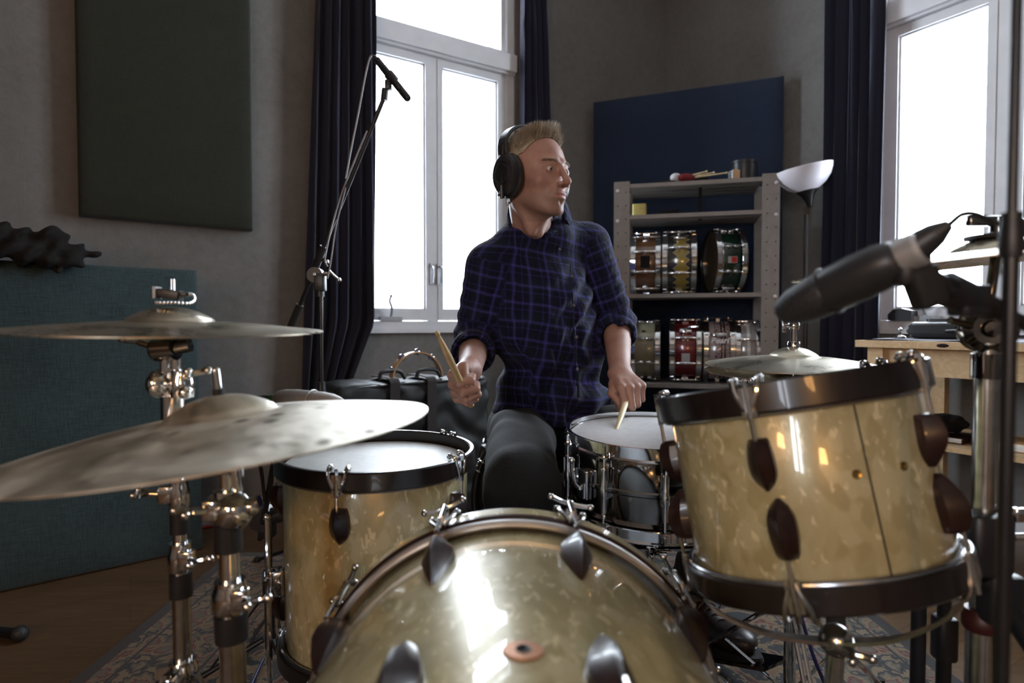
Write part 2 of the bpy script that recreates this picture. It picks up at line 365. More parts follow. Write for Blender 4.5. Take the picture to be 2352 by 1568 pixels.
# ------------------------------------------------------------------ mesh builder
def frame_of(d):
    d = Vector(d).normalized(); u = Vector((0, 0, 1)) if abs(d.z) < .95 else Vector((1, 0, 0))
    x = u.cross(d).normalized(); return x, d.cross(x).normalized(), d
class MB:
    def __init__(s): s.v = []; s.f = []; s.mi = []; s.cur = 0
    def add(s, vs, fs, M=None):
        n = len(s.v)
        for p in vs:
            p = Vector(p); s.v.append(tuple(M @ p if M else p))
        for f in fs: s.f.append(tuple(i + n for i in f)); s.mi.append(s.cur)
        return s
    def box(s, c, size, M=None, axes=None):
        hx, hy, hz = (x / 2 for x in size); c = Vector(c)
        ax = axes or (Vector((1, 0, 0)), Vector((0, 1, 0)), Vector((0, 0, 1)))
        vs = [c + ax[0] * hx * i + ax[1] * hy * j + ax[2] * hz * k for i in (-1, 1) for j in (-1, 1) for k in (-1, 1)]
        return s.add(vs, [(0, 1, 3, 2), (4, 6, 7, 5), (0, 4, 5, 1), (2, 3, 7, 6), (0, 2, 6, 4), (1, 5, 7, 3)], M)
    def loft(s, rings, closed=True, caps=True, M=None):
        m = len(rings[0]); vs = [p for r in rings for p in r]; fs = []
        for i in range(len(rings) - 1):
            for j in range(m if closed else m - 1):
                a = i * m + j; b = i * m + (j + 1) % m
                fs.append((a, b, b + m, a + m))
        if caps and closed:
            fs.append(tuple(range(m - 1, -1, -1))); fs.append(tuple((len(rings) - 1) * m + j for j in range(m)))
        return s.add(vs, fs, M)
    def cyl(s, a, b, r, r2=None, seg=20, caps=True, M=None):
        r2 = r if r2 is None else r2; a = Vector(a); b = Vector(b); x, y, d = frame_of(b - a)
        rr = [[p + (x * math.cos(t) + y * math.sin(t)) * q for t in (math.tau * k / seg for k in range(seg))] for p, q in ((a, r), (b, r2))]
        return s.loft(rr, caps=caps, M=M)
    def lathe(s, prof, o=(0, 0, 0), d=(0, 0, 1), seg=48, M=None, closed_prof=False, caps=False, sx=1, sy=1, a0=0, a1=math.tau):
        o = Vector(o); x, y, d = frame_of(d)
        if Vector(d) == Vector((0, 0, 1)): x, y = Vector((1, 0, 0)), Vector((0, 1, 0))
        full = abs(a1 - a0 - math.tau) < 1e-6; k = seg if full else seg + 1
        rings = []
        for r, z in (prof + [prof[0]] if closed_prof else prof):
            r = max(r, 1e-5)
            rings.append([o + d * z + x * r * sx * math.cos(a0 + (a1 - a0) * i / seg) + y * r * sy * math.sin(a0 + (a1 - a0) * i / seg) for i in range(k)])
        m = k; vs = [p for r in rings for p in r]; fs = []
        for i in range(len(rings) - 1):
            for j in range(m if full else m - 1):
                a = i * m + j; b = i * m + (j + 1) % m
                fs.append((a, b, b + m, a + m))
        if caps: fs.append(tuple(range(m - 1, -1, -1))); fs.append(tuple((len(rings) - 1) * m + j for j in range(m)))
        return s.add(vs, fs, M)
    def sphere(s, c, r, seg=20, M=None, squash=(1, 1, 1)):
        n = seg // 2; c = Vector(c)
        rings = [[c + Vector((r * squash[0] * math.sin(math.pi * i / n) * math.cos(math.tau * j / seg), r * squash[1] * math.sin(math.pi * i / n) * math.sin(math.tau * j / seg), -r * squash[2] * math.cos(math.pi * i / n))) for j in range(seg)] for i in range(n + 1)]
        rings[0] = [c + Vector((1e-5 * math.cos(j), 1e-5 * math.sin(j), -r * squash[2])) for j in range(seg)]
        rings[-1] = [c + Vector((1e-5 * math.cos(j), 1e-5 * math.sin(j), r * squash[2])) for j in range(seg)]
        return s.loft(rings, caps=False, M=M)
    def torus(s, c, R_, r, d=(0, 0, 1), seg=64, ring=10, M=None, a0=0, a1=math.tau):
        prof = [(R_ + r * math.cos(math.tau * k / ring), r * math.sin(math.tau * k / ring)) for k in range(ring)]
        return s.lathe(prof, c, d, seg, M, closed_prof=True, a0=a0, a1=a1)
    def tube(s, pts, r, seg=10, M=None, smooth=0, caps=True):
        pts = [Vector(p) for p in pts]
        if smooth: pts = catmull(pts, smooth)
        rs = r if isinstance(r, (list, tuple)) else None
        rings = []; d0 = (pts[1] - pts[0]).normalized(); x, y, _ = frame_of(d0)
        for i, p in enumerate(pts):
            d = (pts[min(i + 1, len(pts) - 1)] - pts[max(i - 1, 0)]).normalized()
            q = d0.rotation_difference(d); x = q @ x; y = q @ y; d0 = d
            rr = r if rs is None else rs[0] + (rs[1] - rs[0]) * i / (len(pts) - 1)
            rings.append([p + x * rr * math.cos(math.tau * k / seg) + y * rr * math.sin(math.tau * k / seg) for k in range(seg)])
        return s.loft(rings, caps=caps, M=M)
    def rbox(s, c, size, r=.01, axes=None, M=None, seg=4):
        """box with rounded vertical edges and softened top and bottom"""
        hx, hy, hz = (x / 2 for x in size); c = Vector(c); ax = axes or (Vector((1, 0, 0)), Vector((0, 1, 0)), Vector((0, 0, 1)))
        def ring(inset, z):
            q = max(r - inset, r * .2); out = []
            for sx_, sy_, a in ((1, 1, 0), (-1, 1, 90), (-1, -1, 180), (1, -1, 270)):
                for k in range(seg + 1):
                    t = R(a + 90 * k / seg)
                    out.append(c + ax[0] * (sx_ * (hx - r) + math.cos(t) * (r - inset)) + ax[1] * (sy_ * (hy - r) + math.sin(t) * (r - inset)) + ax[2] * z)
            return out
        e = r * .6; rings = [ring(e, -hz), ring(e * .3, -hz + e * .3), ring(0, -hz + e), ring(0, hz - e), ring(e * .3, hz - e * .3), ring(e, hz)]
        return s.loft(rings, M=M)
    def build(s, name, mat, parent=None, smooth=True, angle=35, mats=None):
        me = bpy.data.meshes.new(name); me.from_pydata(s.v, [], s.f); me.update()
        for m in (mats or [mat]): me.materials.append(MATS[m])
        if mats: me.polygons.foreach_set('material_index', s.mi)
        if smooth:
            me.polygons.foreach_set('use_smooth', [True] * len(me.polygons)); me.set_sharp_from_angle(angle=R(angle))
        o = bpy.data.objects.new(name, me); COL.objects.link(o)
        if parent is not None: o.parent = parent
        return o
def catmull(P, n):
    out = []; Q = [P[0] * 2 - P[1]] + P + [P[-1] * 2 - P[-2]]
    for i in range(1, len(Q) - 2):
        for k in range(n):
            t = k / n; a, b, c, d = Q[i - 1], Q[i], Q[i + 1], Q[i + 2]
            out.append(.5 * ((2 * b) + (c - a) * t + (2 * a - 5 * b + 4 * c - d) * t * t + (3 * b - a - 3 * c + d) * t ** 3))
    return out + [P[-1]]
def tag(o, label, cat, group=None, kind=None):
    o['label'] = label; o['category'] = cat
    if group: o['group'] = group
    if kind: o['kind'] = kind
    return o
def thing(name, label, cat, loc=(0, 0, 0), rot=None, group=None, matrix=None):
    o = bpy.data.objects.new(name, None); COL.objects.link(o); o.empty_display_size = .05
    if matrix is not None: o.matrix_world = matrix
    else:
        o.location = loc
        if rot is not None: o.rotation_euler = rot
    return tag(o, label, cat, group)
def struct(o): o['kind'] = 'structure'; return o
def copy_tree(o, parent=None):
    c = o.copy(); COL.objects.link(c)
    if parent is not None: c.parent = parent; c.matrix_parent_inverse = o.matrix_parent_inverse
    for ch in list(o.children): copy_tree(ch, c)
    return c
def axis_matrix(base, axis, spin=0, xhint=(1, 0, 0)):
    z = Vector(axis).normalized(); x = Vector(xhint); x = (x - z * x.dot(z)).normalized(); y = z.cross(x)
    m = Matrix((x, y, z)).transposed().to_4x4() @ Matrix.Rotation(spin, 4, 'Z'); m.translation = Vector(base); return m

# ------------------------------------------------------------------ implicit surfaces (for people, cloth, soft shapes)
def sdf_mesh(fn, lo, hi, h):
    lo = np.array(lo, float); hi = np.array(hi, float)
    n = np.ceil((hi - lo) / h).astype(int) + 1
    ax = [lo[i] + np.arange(n[i]) * h for i in range(3)]
    P = np.stack(np.meshgrid(*ax, indexing='ij'), -1).astype(np.float32)
    V = fn(P).astype(np.float32); ins = V < 0
    idx = -np.ones(tuple(n - 1), int)
    c = np.zeros(tuple(n - 1), np.uint8)
    for i in (0, 1):
        for j in (0, 1):
            for k in (0, 1): c += ins[i:n[0] - 1 + i, j:n[1] - 1 + j, k:n[2] - 1 + k]
    act = (c > 0) & (c < 8); cells = np.argwhere(act); idx[act] = np.arange(len(cells))
    acc = np.zeros((len(cells), 3)); cnt = np.zeros(len(cells))
    corner = [(i, j, k) for i in (0, 1) for j in (0, 1) for k in (0, 1)]
    for a in corner:
        for d in range(3):
            if a[d]: continue
            b = list(a); b[d] = 1
            ca = cells + np.array(a); cb = cells + np.array(b)
            va = V[ca[:, 0], ca[:, 1], ca[:, 2]]; vb = V[cb[:, 0], cb[:, 1], cb[:, 2]]
            m = (va < 0) != (vb < 0); t = va[m] / (va[m] - vb[m])
            p = np.tile(np.array(a, float), (m.sum(), 1)); p[:, d] += t
            acc[m] += p; cnt[m] += 1
    verts = lo + (cells + acc / cnt[:, None]) * h
    faces = []
    for d in range(3):
        e, f = (d + 1) % 3, (d + 2) % 3
        sl0 = [slice(None)] * 3; sl1 = [slice(None)] * 3
        sl0[d] = slice(0, n[d] - 1); sl1[d] = slice(1, n[d])
        A = ins[tuple(sl0)]; B = ins[tuple(sl1)]
        g = np.argwhere(A != B)
        g = g[(g[:, e] > 0) & (g[:, f] > 0) & (g[:, e] < n[e] - 1) & (g[:, f] < n[f] - 1)]
        if not len(g): continue
        ue = np.zeros(3, int); ue[e] = 1; uf = np.zeros(3, int); uf[f] = 1
        q = [g, g - ue, g - ue - uf, g - uf]
        q = np.stack([idx[x[:, 0], x[:, 1], x[:, 2]] for x in q], 1)
        flip = A[g[:, 0], g[:, 1], g[:, 2]]
        q[~flip] = q[~flip][:, ::-1]
        faces.append(q)
    return verts, np.concatenate(faces)
def mesh_np(name, verts, faces, mat, parent=None, attrs=None, mats=None):
    me = bpy.data.meshes.new(name); me.from_pydata(verts.tolist(), [], faces.tolist()); me.update()
    for m in (mats or [mat]): me.materials.append(MATS[m])
    me.polygons.foreach_set('use_smooth', [True] * len(me.polygons))
    if attrs:
        for k, (typ, data) in attrs.items():
            a = me.attributes.new(k, typ, 'POINT'); a.data.foreach_set('vector' if typ == 'FLOAT_VECTOR' else 'color', data.astype(np.float32).ravel())
    o = bpy.data.objects.new(name, me); COL.objects.link(o)
    if parent is not None: o.parent = parent
    return o
def smin(a, b, k):
    h = np.clip(.5 + .5 * (b - a) / k, 0, 1); return b * (1 - h) + a * h - k * h * (1 - h)
def smax(a, b, k): return -smin(-a, -b, k)
def cap(P, a, b, ra, rb=None):
    rb = ra if rb is None else rb; a = np.array(a, np.float32); b = np.array(b, np.float32)
    d = b - a; t = np.clip(((P - a) @ d) / max(d @ d, 1e-9), 0, 1)
    return np.linalg.norm(P - a - t[..., None] * d, axis=-1) - (ra + (rb - ra) * t)
def ell(P, c, r, Rm=None):
    q = P - np.array(c, np.float32)
    if Rm is not None: q = q @ Rm
    r = np.array(r, np.float32); k0 = np.linalg.norm(q / r, axis=-1); k1 = np.linalg.norm(q / (r * r), axis=-1) + 1e-6
    return k0 * (k0 - 1) / k1
def rotz(a): c, s = math.cos(a), math.sin(a); return np.array([[c, -s, 0], [s, c, 0], [0, 0, 1]], np.float32)

# ------------------------------------------------------------------ the room
WT = .30; ZC = 3.35; LEN1 = 5.6; LEN2 = 5.8
def wallbox(mb, f, a0, a1, z0, z1, off0=-WT, off1=0):
    vs = [f(a, o, z) for a in (a0, a1) for o in (off0, off1) for z in (z0, z1)]
    mb.add(vs, [(0, 1, 3, 2), (4, 6, 7, 5), (0, 4, 5, 1), (2, 3, 7, 6), (0, 2, 6, 4), (1, 5, 7, 3)])
WIN1 = (.56, 1.54, .83, 2.95); WIN2 = (1.30, 2.36, .83, 2.95)
def wall_with_window(name, f, a0, a1, win):
    mb = MB(); x0, x1, z0, z1 = win
    wallbox(mb, f, a0, x0, 0, ZC); wallbox(mb, f, x1, a1, 0, ZC); wallbox(mb, f, x0, x1, 0, z0); wallbox(mb, f, x0, x1, z1, ZC)
    return struct(mb.build(name, 'plaster', smooth=False))
wall_with_window('wall_left', W1, TC - LEN1, TC + WT, WIN1)
wall_with_window('wall_right', W2, 0, LEN2, WIN2)
def W3(a, off=0, z=0): return W1(TC - LEN1, 0, z) + N1 * a + D1 * off          # wall at the far left
def W4(a, off=0, z=0): return W2(LEN2, 0, z) + N2 * a - D2 * off                # wall behind the camera
WIN4 = (4.2, 5.0, .83, 2.6)
mb = MB(); wallbox(mb, W4, -WT, LEN1 + WT, 0, ZC); struct(mb.build('wall_behind', 'plaster', smooth=False))
wall_with_window('wall_far_left', W3, -WT, LEN2, WIN4)
def slab(name, z0, z1, mat):
    mb = MB(); c = [W1(TC + WT, -WT), W1(TC - LEN1 - WT, -WT), W1(TC - LEN1 - WT, LEN2 + WT), W1(TC + WT, LEN2 + WT)]
    vs = [(p.x, p.y, z) for z in (z0, z1) for p in c]
    mb.add(vs, [(0, 1, 2, 3), (7, 6, 5, 4), (0, 4, 5, 1), (1, 5, 6, 2), (2, 6, 7, 3), (3, 7, 4, 0)])
    return struct(mb.build(name, mat, smooth=False))
slab('floor', -.12, 0, 'floor_planks'); slab('ceiling', ZC, ZC + .15, 'ceiling_paint')
mb = MB(); wallbox(mb, W1, TC - LEN1, TC, 0, .075, 0, .014); wallbox(mb, W1, TC - LEN1, TC, .075, .083, 0, .008); struct(mb.build('baseboard_left', 'white_paint', smooth=False))
mb = MB(); wallbox(mb, W2, .014, LEN2, 0, .075, 0, .014); wallbox(mb, W2, .014, LEN2, .075, .083, 0, .008); struct(mb.build('baseboard_right', 'white_paint', smooth=False))

def window(name, f, win, m0, m1, g0, g1):
    """wooden window: transom light over two casements; m0..m1 the middle post, g0/g1 the outer edges of the casement glass"""
    x0, x1, z0, z1 = win
    def bar(mb, a0, a1, c0, c1, o0, o1): wallbox(mb, f, a0, a1, c0, c1, o0, o1)
    fr = MB()
    bar(fr, x0, g0 - .055, z0, z1, -.12, -.01); bar(fr, g1 + .055, x1, z0, z1, -.12, -.01)
    bar(fr, x0, x1, z0, .868, -.12, .012); bar(fr, x0, x1, z1 - .05, z1, -.12, -.01)
    bar(fr, x0, x1, 2.235, 2.325, -.13, .022); bar(fr, x0, x1, 2.325, 2.345, -.12, -.005); bar(fr, x0, x1, 2.222, 2.235, -.12, .004)
    bar(fr, g1 + .028, g1 + .055, 2.345, z1 - .05, -.11, -.03); bar(fr, g0 - .055, g0 - .028, 2.345, z1 - .05, -.11, -.03)
    bar(fr, m0 + .028, m1 - .028, .868, 2.222, -.12, -.022)
    o = struct(fr.build(name, 'white_paint', smooth=False))
    for a0, a1 in ((g0, m0), (m1, g1)):
        s = MB(); e0 = a0 - .055 if a0 == g0 else a0 - .030; e1 = a1 + .030 if a1 == m0 else a1 + .055
        zb, zt = .925, 2.178
        bar(s, e0, a0, .870, 2.220, -.075, -.018); bar(s, a1, e1, .870, 2.220, -.075, -.018)
        bar(s, a0, a1, .870, zb, -.075, -.018); bar(s, a0, a1, zt, 2.220, -.075, -.018)
        bar(s, a0, a0 + .008, zb, zt, -.07, -.032); bar(s, a1 - .008, a1, zb, zt, -.07, -.032); bar(s, a0, a1, zt - .008, zt, -.07, -.032); bar(s, a0, a1, zb, zb + .008, -.07, -.032)
        sash = s.build('sash', 'white_paint', o, smooth=False)
        g = MB(); bar(g, a0, a1, zb, zt, -.055, -.051); g.build('pane', 'window_glass', sash, smooth=False)
    g = MB(); bar(g, g0 - .028, g1 + .028, 2.345, z1 - .05, -.075, -.071); g.build('transom_pane', 'window_glass', o, smooth=False)
    sl = MB(); bar(sl, x0 - .03, x1 + .03, z0 - .022, z0, -.02, .028); sl.build('sill', 'white_paint', o, smooth=False)
    # sash latches on the middle post
    for k, da in enumerate((-.030, .012)):
        l = MB(); c = (m0 + m1) / 2 + da + .01
        bar(l, c - .010, c + .010, 1.055, 1.165, -.018, -.010)
        l.tube([f(c, -.012, 1.150), f(c, .018, 1.140), f(c, .022, 1.10), f(c, .016, 1.065)], .006, 8, smooth=4)
        l.build('latch', 'latch_metal', o)
    cr = MB(); c = g0 + (m0 - g0) * .42
    bar(cr, c - .055, c + .055, .868, .888, -.018, .02)
    cr.tube([f(c, .005, .885), f(c - .004, .028, .93), f(c - .018, .035, .965), f(c - .012, .036, .985)], .0065, 10, smooth=4)
    cr.sphere(f(c - .011, .036, .99), .009, 12)
    cr.build('crank', 'latch_metal', o)
    return o
window('window_1', W1, WIN1, 1.010, 1.107, .665, 1.440)
window('window_2', W2, WIN2, 1.769, 1.894, 1.420, 2.243)

fr = MB(); x0, x1, z0, z1 = WIN4
for a0, a1, c0, c1 in ((x0, x0 + .08, z0, z1), (x1 - .08, x1, z0, z1), (x0, x1, z0, z0 + .09), (x0, x1, z1 - .08, z1), ((x0 + x1) / 2 - .04, (x0 + x1) / 2 + .04, z0, z1)): wallbox(fr, W3, a0, a1, c0, c1, -.1, -.02)
struct(fr.build('window_3', 'white_paint', smooth=False))

def curtain(name, label, f, edge, z0, z1, off, amp=.028, folds=7, mat='curtain_cloth', lining=None, dz=.05):
    """edge(z) -> (a0, a1): the run of the cloth along the wall at height z"""
    mb = MB(); nz = int((z1 - z0) / dz) + 1; nx = folds * 12; rows = []; rnd = random.random() * 10
    for side in (0, 1):
        rows = []
        for i in range(nz + 1):
            z = z0 + (z1 - z0) * i / nz; a0, a1 = edge(z)
            row = []
            for j in range(nx + 1):
                u = j / nx; ph = u * folds * math.tau + .5 * math.sin(z * 1.7 + rnd) + .7 * math.sin(u * 9 + rnd)
                o = off + amp * (math.sin(ph) + .35 * math.sin(2.3 * ph + 1.3 + z)) * (1 + .15 * math.sin(z * 3))
                row.append(f(a0 + (a1 - a0) * (u + .012 * math.sin(ph * 2)), o - side * .003, z))
            rows.append(row)
        mb.cur = side
        mb.loft(rows, closed=False)
    o = mb.build(name, mat, mats=[mat, lining or mat], angle=80); tag(o, label, 'curtain'); return o
def lerp(a, b, t): return a + (b - a) * max(0, min(1, t))
curtain('curtain', 'dark navy curtain left of the crank window, behind the boom microphone stand', W1,
        lambda z: (.46 - .10 * (2.9 - z) / 2.5, .715 - (0 if z > .86 else (.86 - z) * .42)), .14, 2.98, .075, folds=6)
curtain('curtain', 'dark curtain with a brown edge between the crank window and the corner, behind the head', W1,
        lambda z: (1.535, lerp(1.80, 1.70, (z - 1) / 2)), .2, 2.98, .06, folds=5, amp=.022, lining='brown_lining')
curtain('curtain', 'long dark blue curtain beside the right-hand window, behind the floor lamp', W2,
        lambda z: (1.13, 1.405), .05, 2.98, .075, folds=5)
rod = MB(); rod.tube([W1(.3, .075, 3.0), W1(1.95, .075, 3.0)], .012, 12); rod.sphere(W1(.29, .075, 3.0), .022); rod.sphere(W1(1.96, .075, 3.0), .022)
for t in (.36, 1.9): rod.cyl(W1(t, .075, 3.0), W1(t, 0, 3.0), .008)
tag(rod.build('curtain_rod', 'black_metal'), 'black curtain rod above the crank window', 'curtain rod')
rod = MB(); rod.tube([W2(1.05, .075, 3.0), W2(2.7, .075, 3.0)], .012, 12); rod.sphere(W2(1.04, .075, 3.0), .022)
for t in (1.1, 2.6): rod.cyl(W2(t, .075, 3.0), W2(t, 0, 3.0), .008)
tag(rod.build('curtain_rod', 'black_metal'), 'black curtain rod above the right-hand window', 'curtain rod')

# rug
mb = MB(); nx, ny = 42, 60; RUGX, RUGY = 2.10, 3.0
rows = []
for i in range(ny + 1):
    row = []
    for j in range(nx + 1):
        x = -RUGX / 2 + RUGX * j / nx; y = -RUGY / 2 + RUGY * i / ny
        row.append((x, y, .008 + .0015 * mnoise.noise(Vector((x * 3, y * 3, 0)))))
    rows.append(row)
mb.loft(rows, closed=False)
mb.box((0, 0, .003), (RUGX, RUGY, .006))
o = mb.build('rug', 'persian_wool'); o.location = (.01, .73, .001); o.rotation_euler = (0, 0, R(0))
tag(o, 'worn dark persian rug with beige flowers under the drum kit', 'rug')

# acoustic panels
def panel(name, label, f, a0, a1, z0, z1, off, th, mat, lean=0.0, tilt=0.0, cat='acoustic panel'):
    """cloth covered panel; lean moves the top back towards the wall"""
    mb = MB(); n = 14; b = .012
    A = [a0, a0 + b * .3, a0 + b] + [a0 + b + (a1 - a0 - 2 * b) * k / n for k in range(1, n)] + [a1 - b, a1 - b * .3, a1]
    Z = [z0, z0 + b * .3, z0 + b] + [z0 + b + (z1 - z0 - 2 * b) * k / n for k in range(1, n)] + [z1 - b, z1 - b * .3, z1]
    def pt(a, z, o):
        g = (z - z0) / (z1 - z0); return f(a, o + lean * (1 - g), z + tilt * (a - a0))
    rows = []
    for z in Z:
        row = []
        for a in A:
            ea = min(a - a0, a1 - a); ez = min(z - z0, z1 - z)
            ins = (b - min(b, ea, ez)) ** 2 / b
            row.append(pt(a, z, off + th - ins + .003 * mnoise.noise(Vector((a * 4, z * 4, 1)))))
        rows.append(row)
    mb.loft(rows, closed=False)
    ring = [(a0, z) for z in Z] + [(a, z1) for a in A[1:]] + [(a1, z) for z in reversed(Z[:-1])] + [(a, z0) for a in reversed(A[1:-1])]
    bk = th - b
    mb.loft([[pt(a, z, off + bk) for a, z in ring], [pt(a, z, off) for a, z in ring]], caps=False)
    mb.add([pt(a, z, off) for a, z in ((a0, z0), (a1, z0), (a1, z1), (a0, z1))], [(0, 1, 2, 3)])
    o = mb.build(name, mat, angle=50); return tag(o, label, cat)
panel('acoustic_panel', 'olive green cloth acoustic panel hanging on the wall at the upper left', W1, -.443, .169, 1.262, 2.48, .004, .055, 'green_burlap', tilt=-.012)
TP0 = Vector((-1.180, 2.30, 0)); TPd = Vector((-.74, -.62, 0)).normalized(); TPn = Vector((TPd.y * -1, TPd.x, 0)) * -1
TPn = Vector((-TPd.y, TPd.x, 0)); TPn = TPn if TPn.y < 0 else -TPn
def TP(a, off, z): return TP0 + TPd * a + TPn * off + Vector((0, 0, z))
panel('acoustic_panel', 'large teal cloth gobo panel standing on the floor behind the cymbal stands', TP, 0, 1.25, .003, 1.055, -.11, .10, 'teal_burlap', lean=.035)
# blue panel across the corner
BP0 = W1(2.055, .035); BP1 = W2(.90, .035); BPd = (BP1 - BP0).normalized(); BPn = Vector((BPd.y, -BPd.x, 0))
def BP(a, off, z): return BP0 + BPd * a + BPn * off + Vector((0, 0, z))
panel('acoustic_panel', 'tall navy blue acoustic panel standing across the corner behind the shelf', BP, .02, (BP1 - BP0).length - .02, .003, 2.155, -.02, .06, 'blue_felt')

def GB(a, off, z): return W1(-1.50, 0, z) + N1 * (.06 + a) + D1 * off
panel('acoustic_panel', 'tall black panel added out of view beyond the left edge to shade the left wall', GB, 0, 1.5, .003, 2.45, 0, .07, 'black_cloth')  # unseen panel, added to keep far-left window light off the left wall
# ------------------------------------------------------------------ drums
def hoop_wood(mb, Rr, z0, z1, th=.011):
    e = .0025
    mb.lathe([(Rr, z0 + e), (Rr + e, z0), (Rr + th - e, z0), (Rr + th, z0 + e), (Rr + th, z1 - e), (Rr + th - e, z1), (Rr + e, z1), (Rr, z1 - e)], seg=96, closed_prof=True)
def hoop_metal(mb, Rr, z, up=1):
    """triple flanged hoop; z is the head plane, up = +1 top, -1 bottom"""
    p = [(Rr + .012, z - up * .014), (Rr + .0125, z - up * .0125), (Rr + .0045, z - up * .0105), (Rr + .0045, z + up * .010), (Rr + .0095, z + up * .0115), (Rr + .0095, z + up * .0130),
         (Rr + .0025, z + up * .0125), (Rr + .0025, z - up * .0125)]
    mb.lathe(p, seg=96, closed_prof=True)
def rot_about_z(a): return Matrix.Rotation(a, 4, 'Z')
def wood_lug(L, W, H, pointed_up=False, ridge=.6):
    """teardrop turned lug: local x = out of the shell, z along the drum, z=0 at the blunt end going to -L"""
    mb = MB(); rings = []; N = 16
    for i in range(N + 1):
        t = i / N
        w = W * (.74 + .26 * math.sin(min(t / .5, 1) * math.pi / 2)) if t < .5 else W * max(.12, (1 - ((t - .5) / .5) ** 2.6) ** .8)
        h = H * (.72 + .28 * math.sin(min(t / .4, 1) * math.pi / 2)) if t < .4 else H * max(.16, 1 - .75 * ((t - .4) / .6) ** 1.7)
        if i == 0: w *= .9; h *= .85
        z = -L * t
        rings.append([(-.006, -w / 2, z), (h * .35, -w / 2, z), (h * .8, -w * .27 * (1 - ridge * .5), z), (h, 0, z), (h * .8, w * .27 * (1 - ridge * .5), z), (h * .35, w / 2, z), (-.006, w / 2, z)])
    mb.loft(rings); return mb
def claw(mb, M, w=.034, hh=.040, th=.013):
    """hook over a wooden hoop with two ears; local x out, z along the drum, z=0 at hoop top"""
    for s in (-1, 1):
        mb.tube([(-.002, s * w * .45, .002), (.004, s * w * .48, .0065), (.011, s * w * .46, .003), (.0145, s * w * .40, -.010), (.015, s * w * .22, -.026), (.013, s * w * .08, -hh)], (.0042, .0030), 8, M=M, smooth=3)
        mb.sphere((.002, s * w * .46, .006), .0052, 10, M=M)
    mb.loft([[M @ Vector((.0115, y, z)) for y in (-w * .30, w * .30)] + [M @ Vector((.0155, y, z)) for y in (w * .26, 0, -w * .26)] for z in (-.004, -.014, -.024, -hh)])
    mb.cyl((.016, 0, -.004), (.016, 0, -hh - .002), .0038, seg=10, M=M)
    mb.cyl((.016, 0, .006), (.016, 0, -.004), .0034, seg=4, M=M)
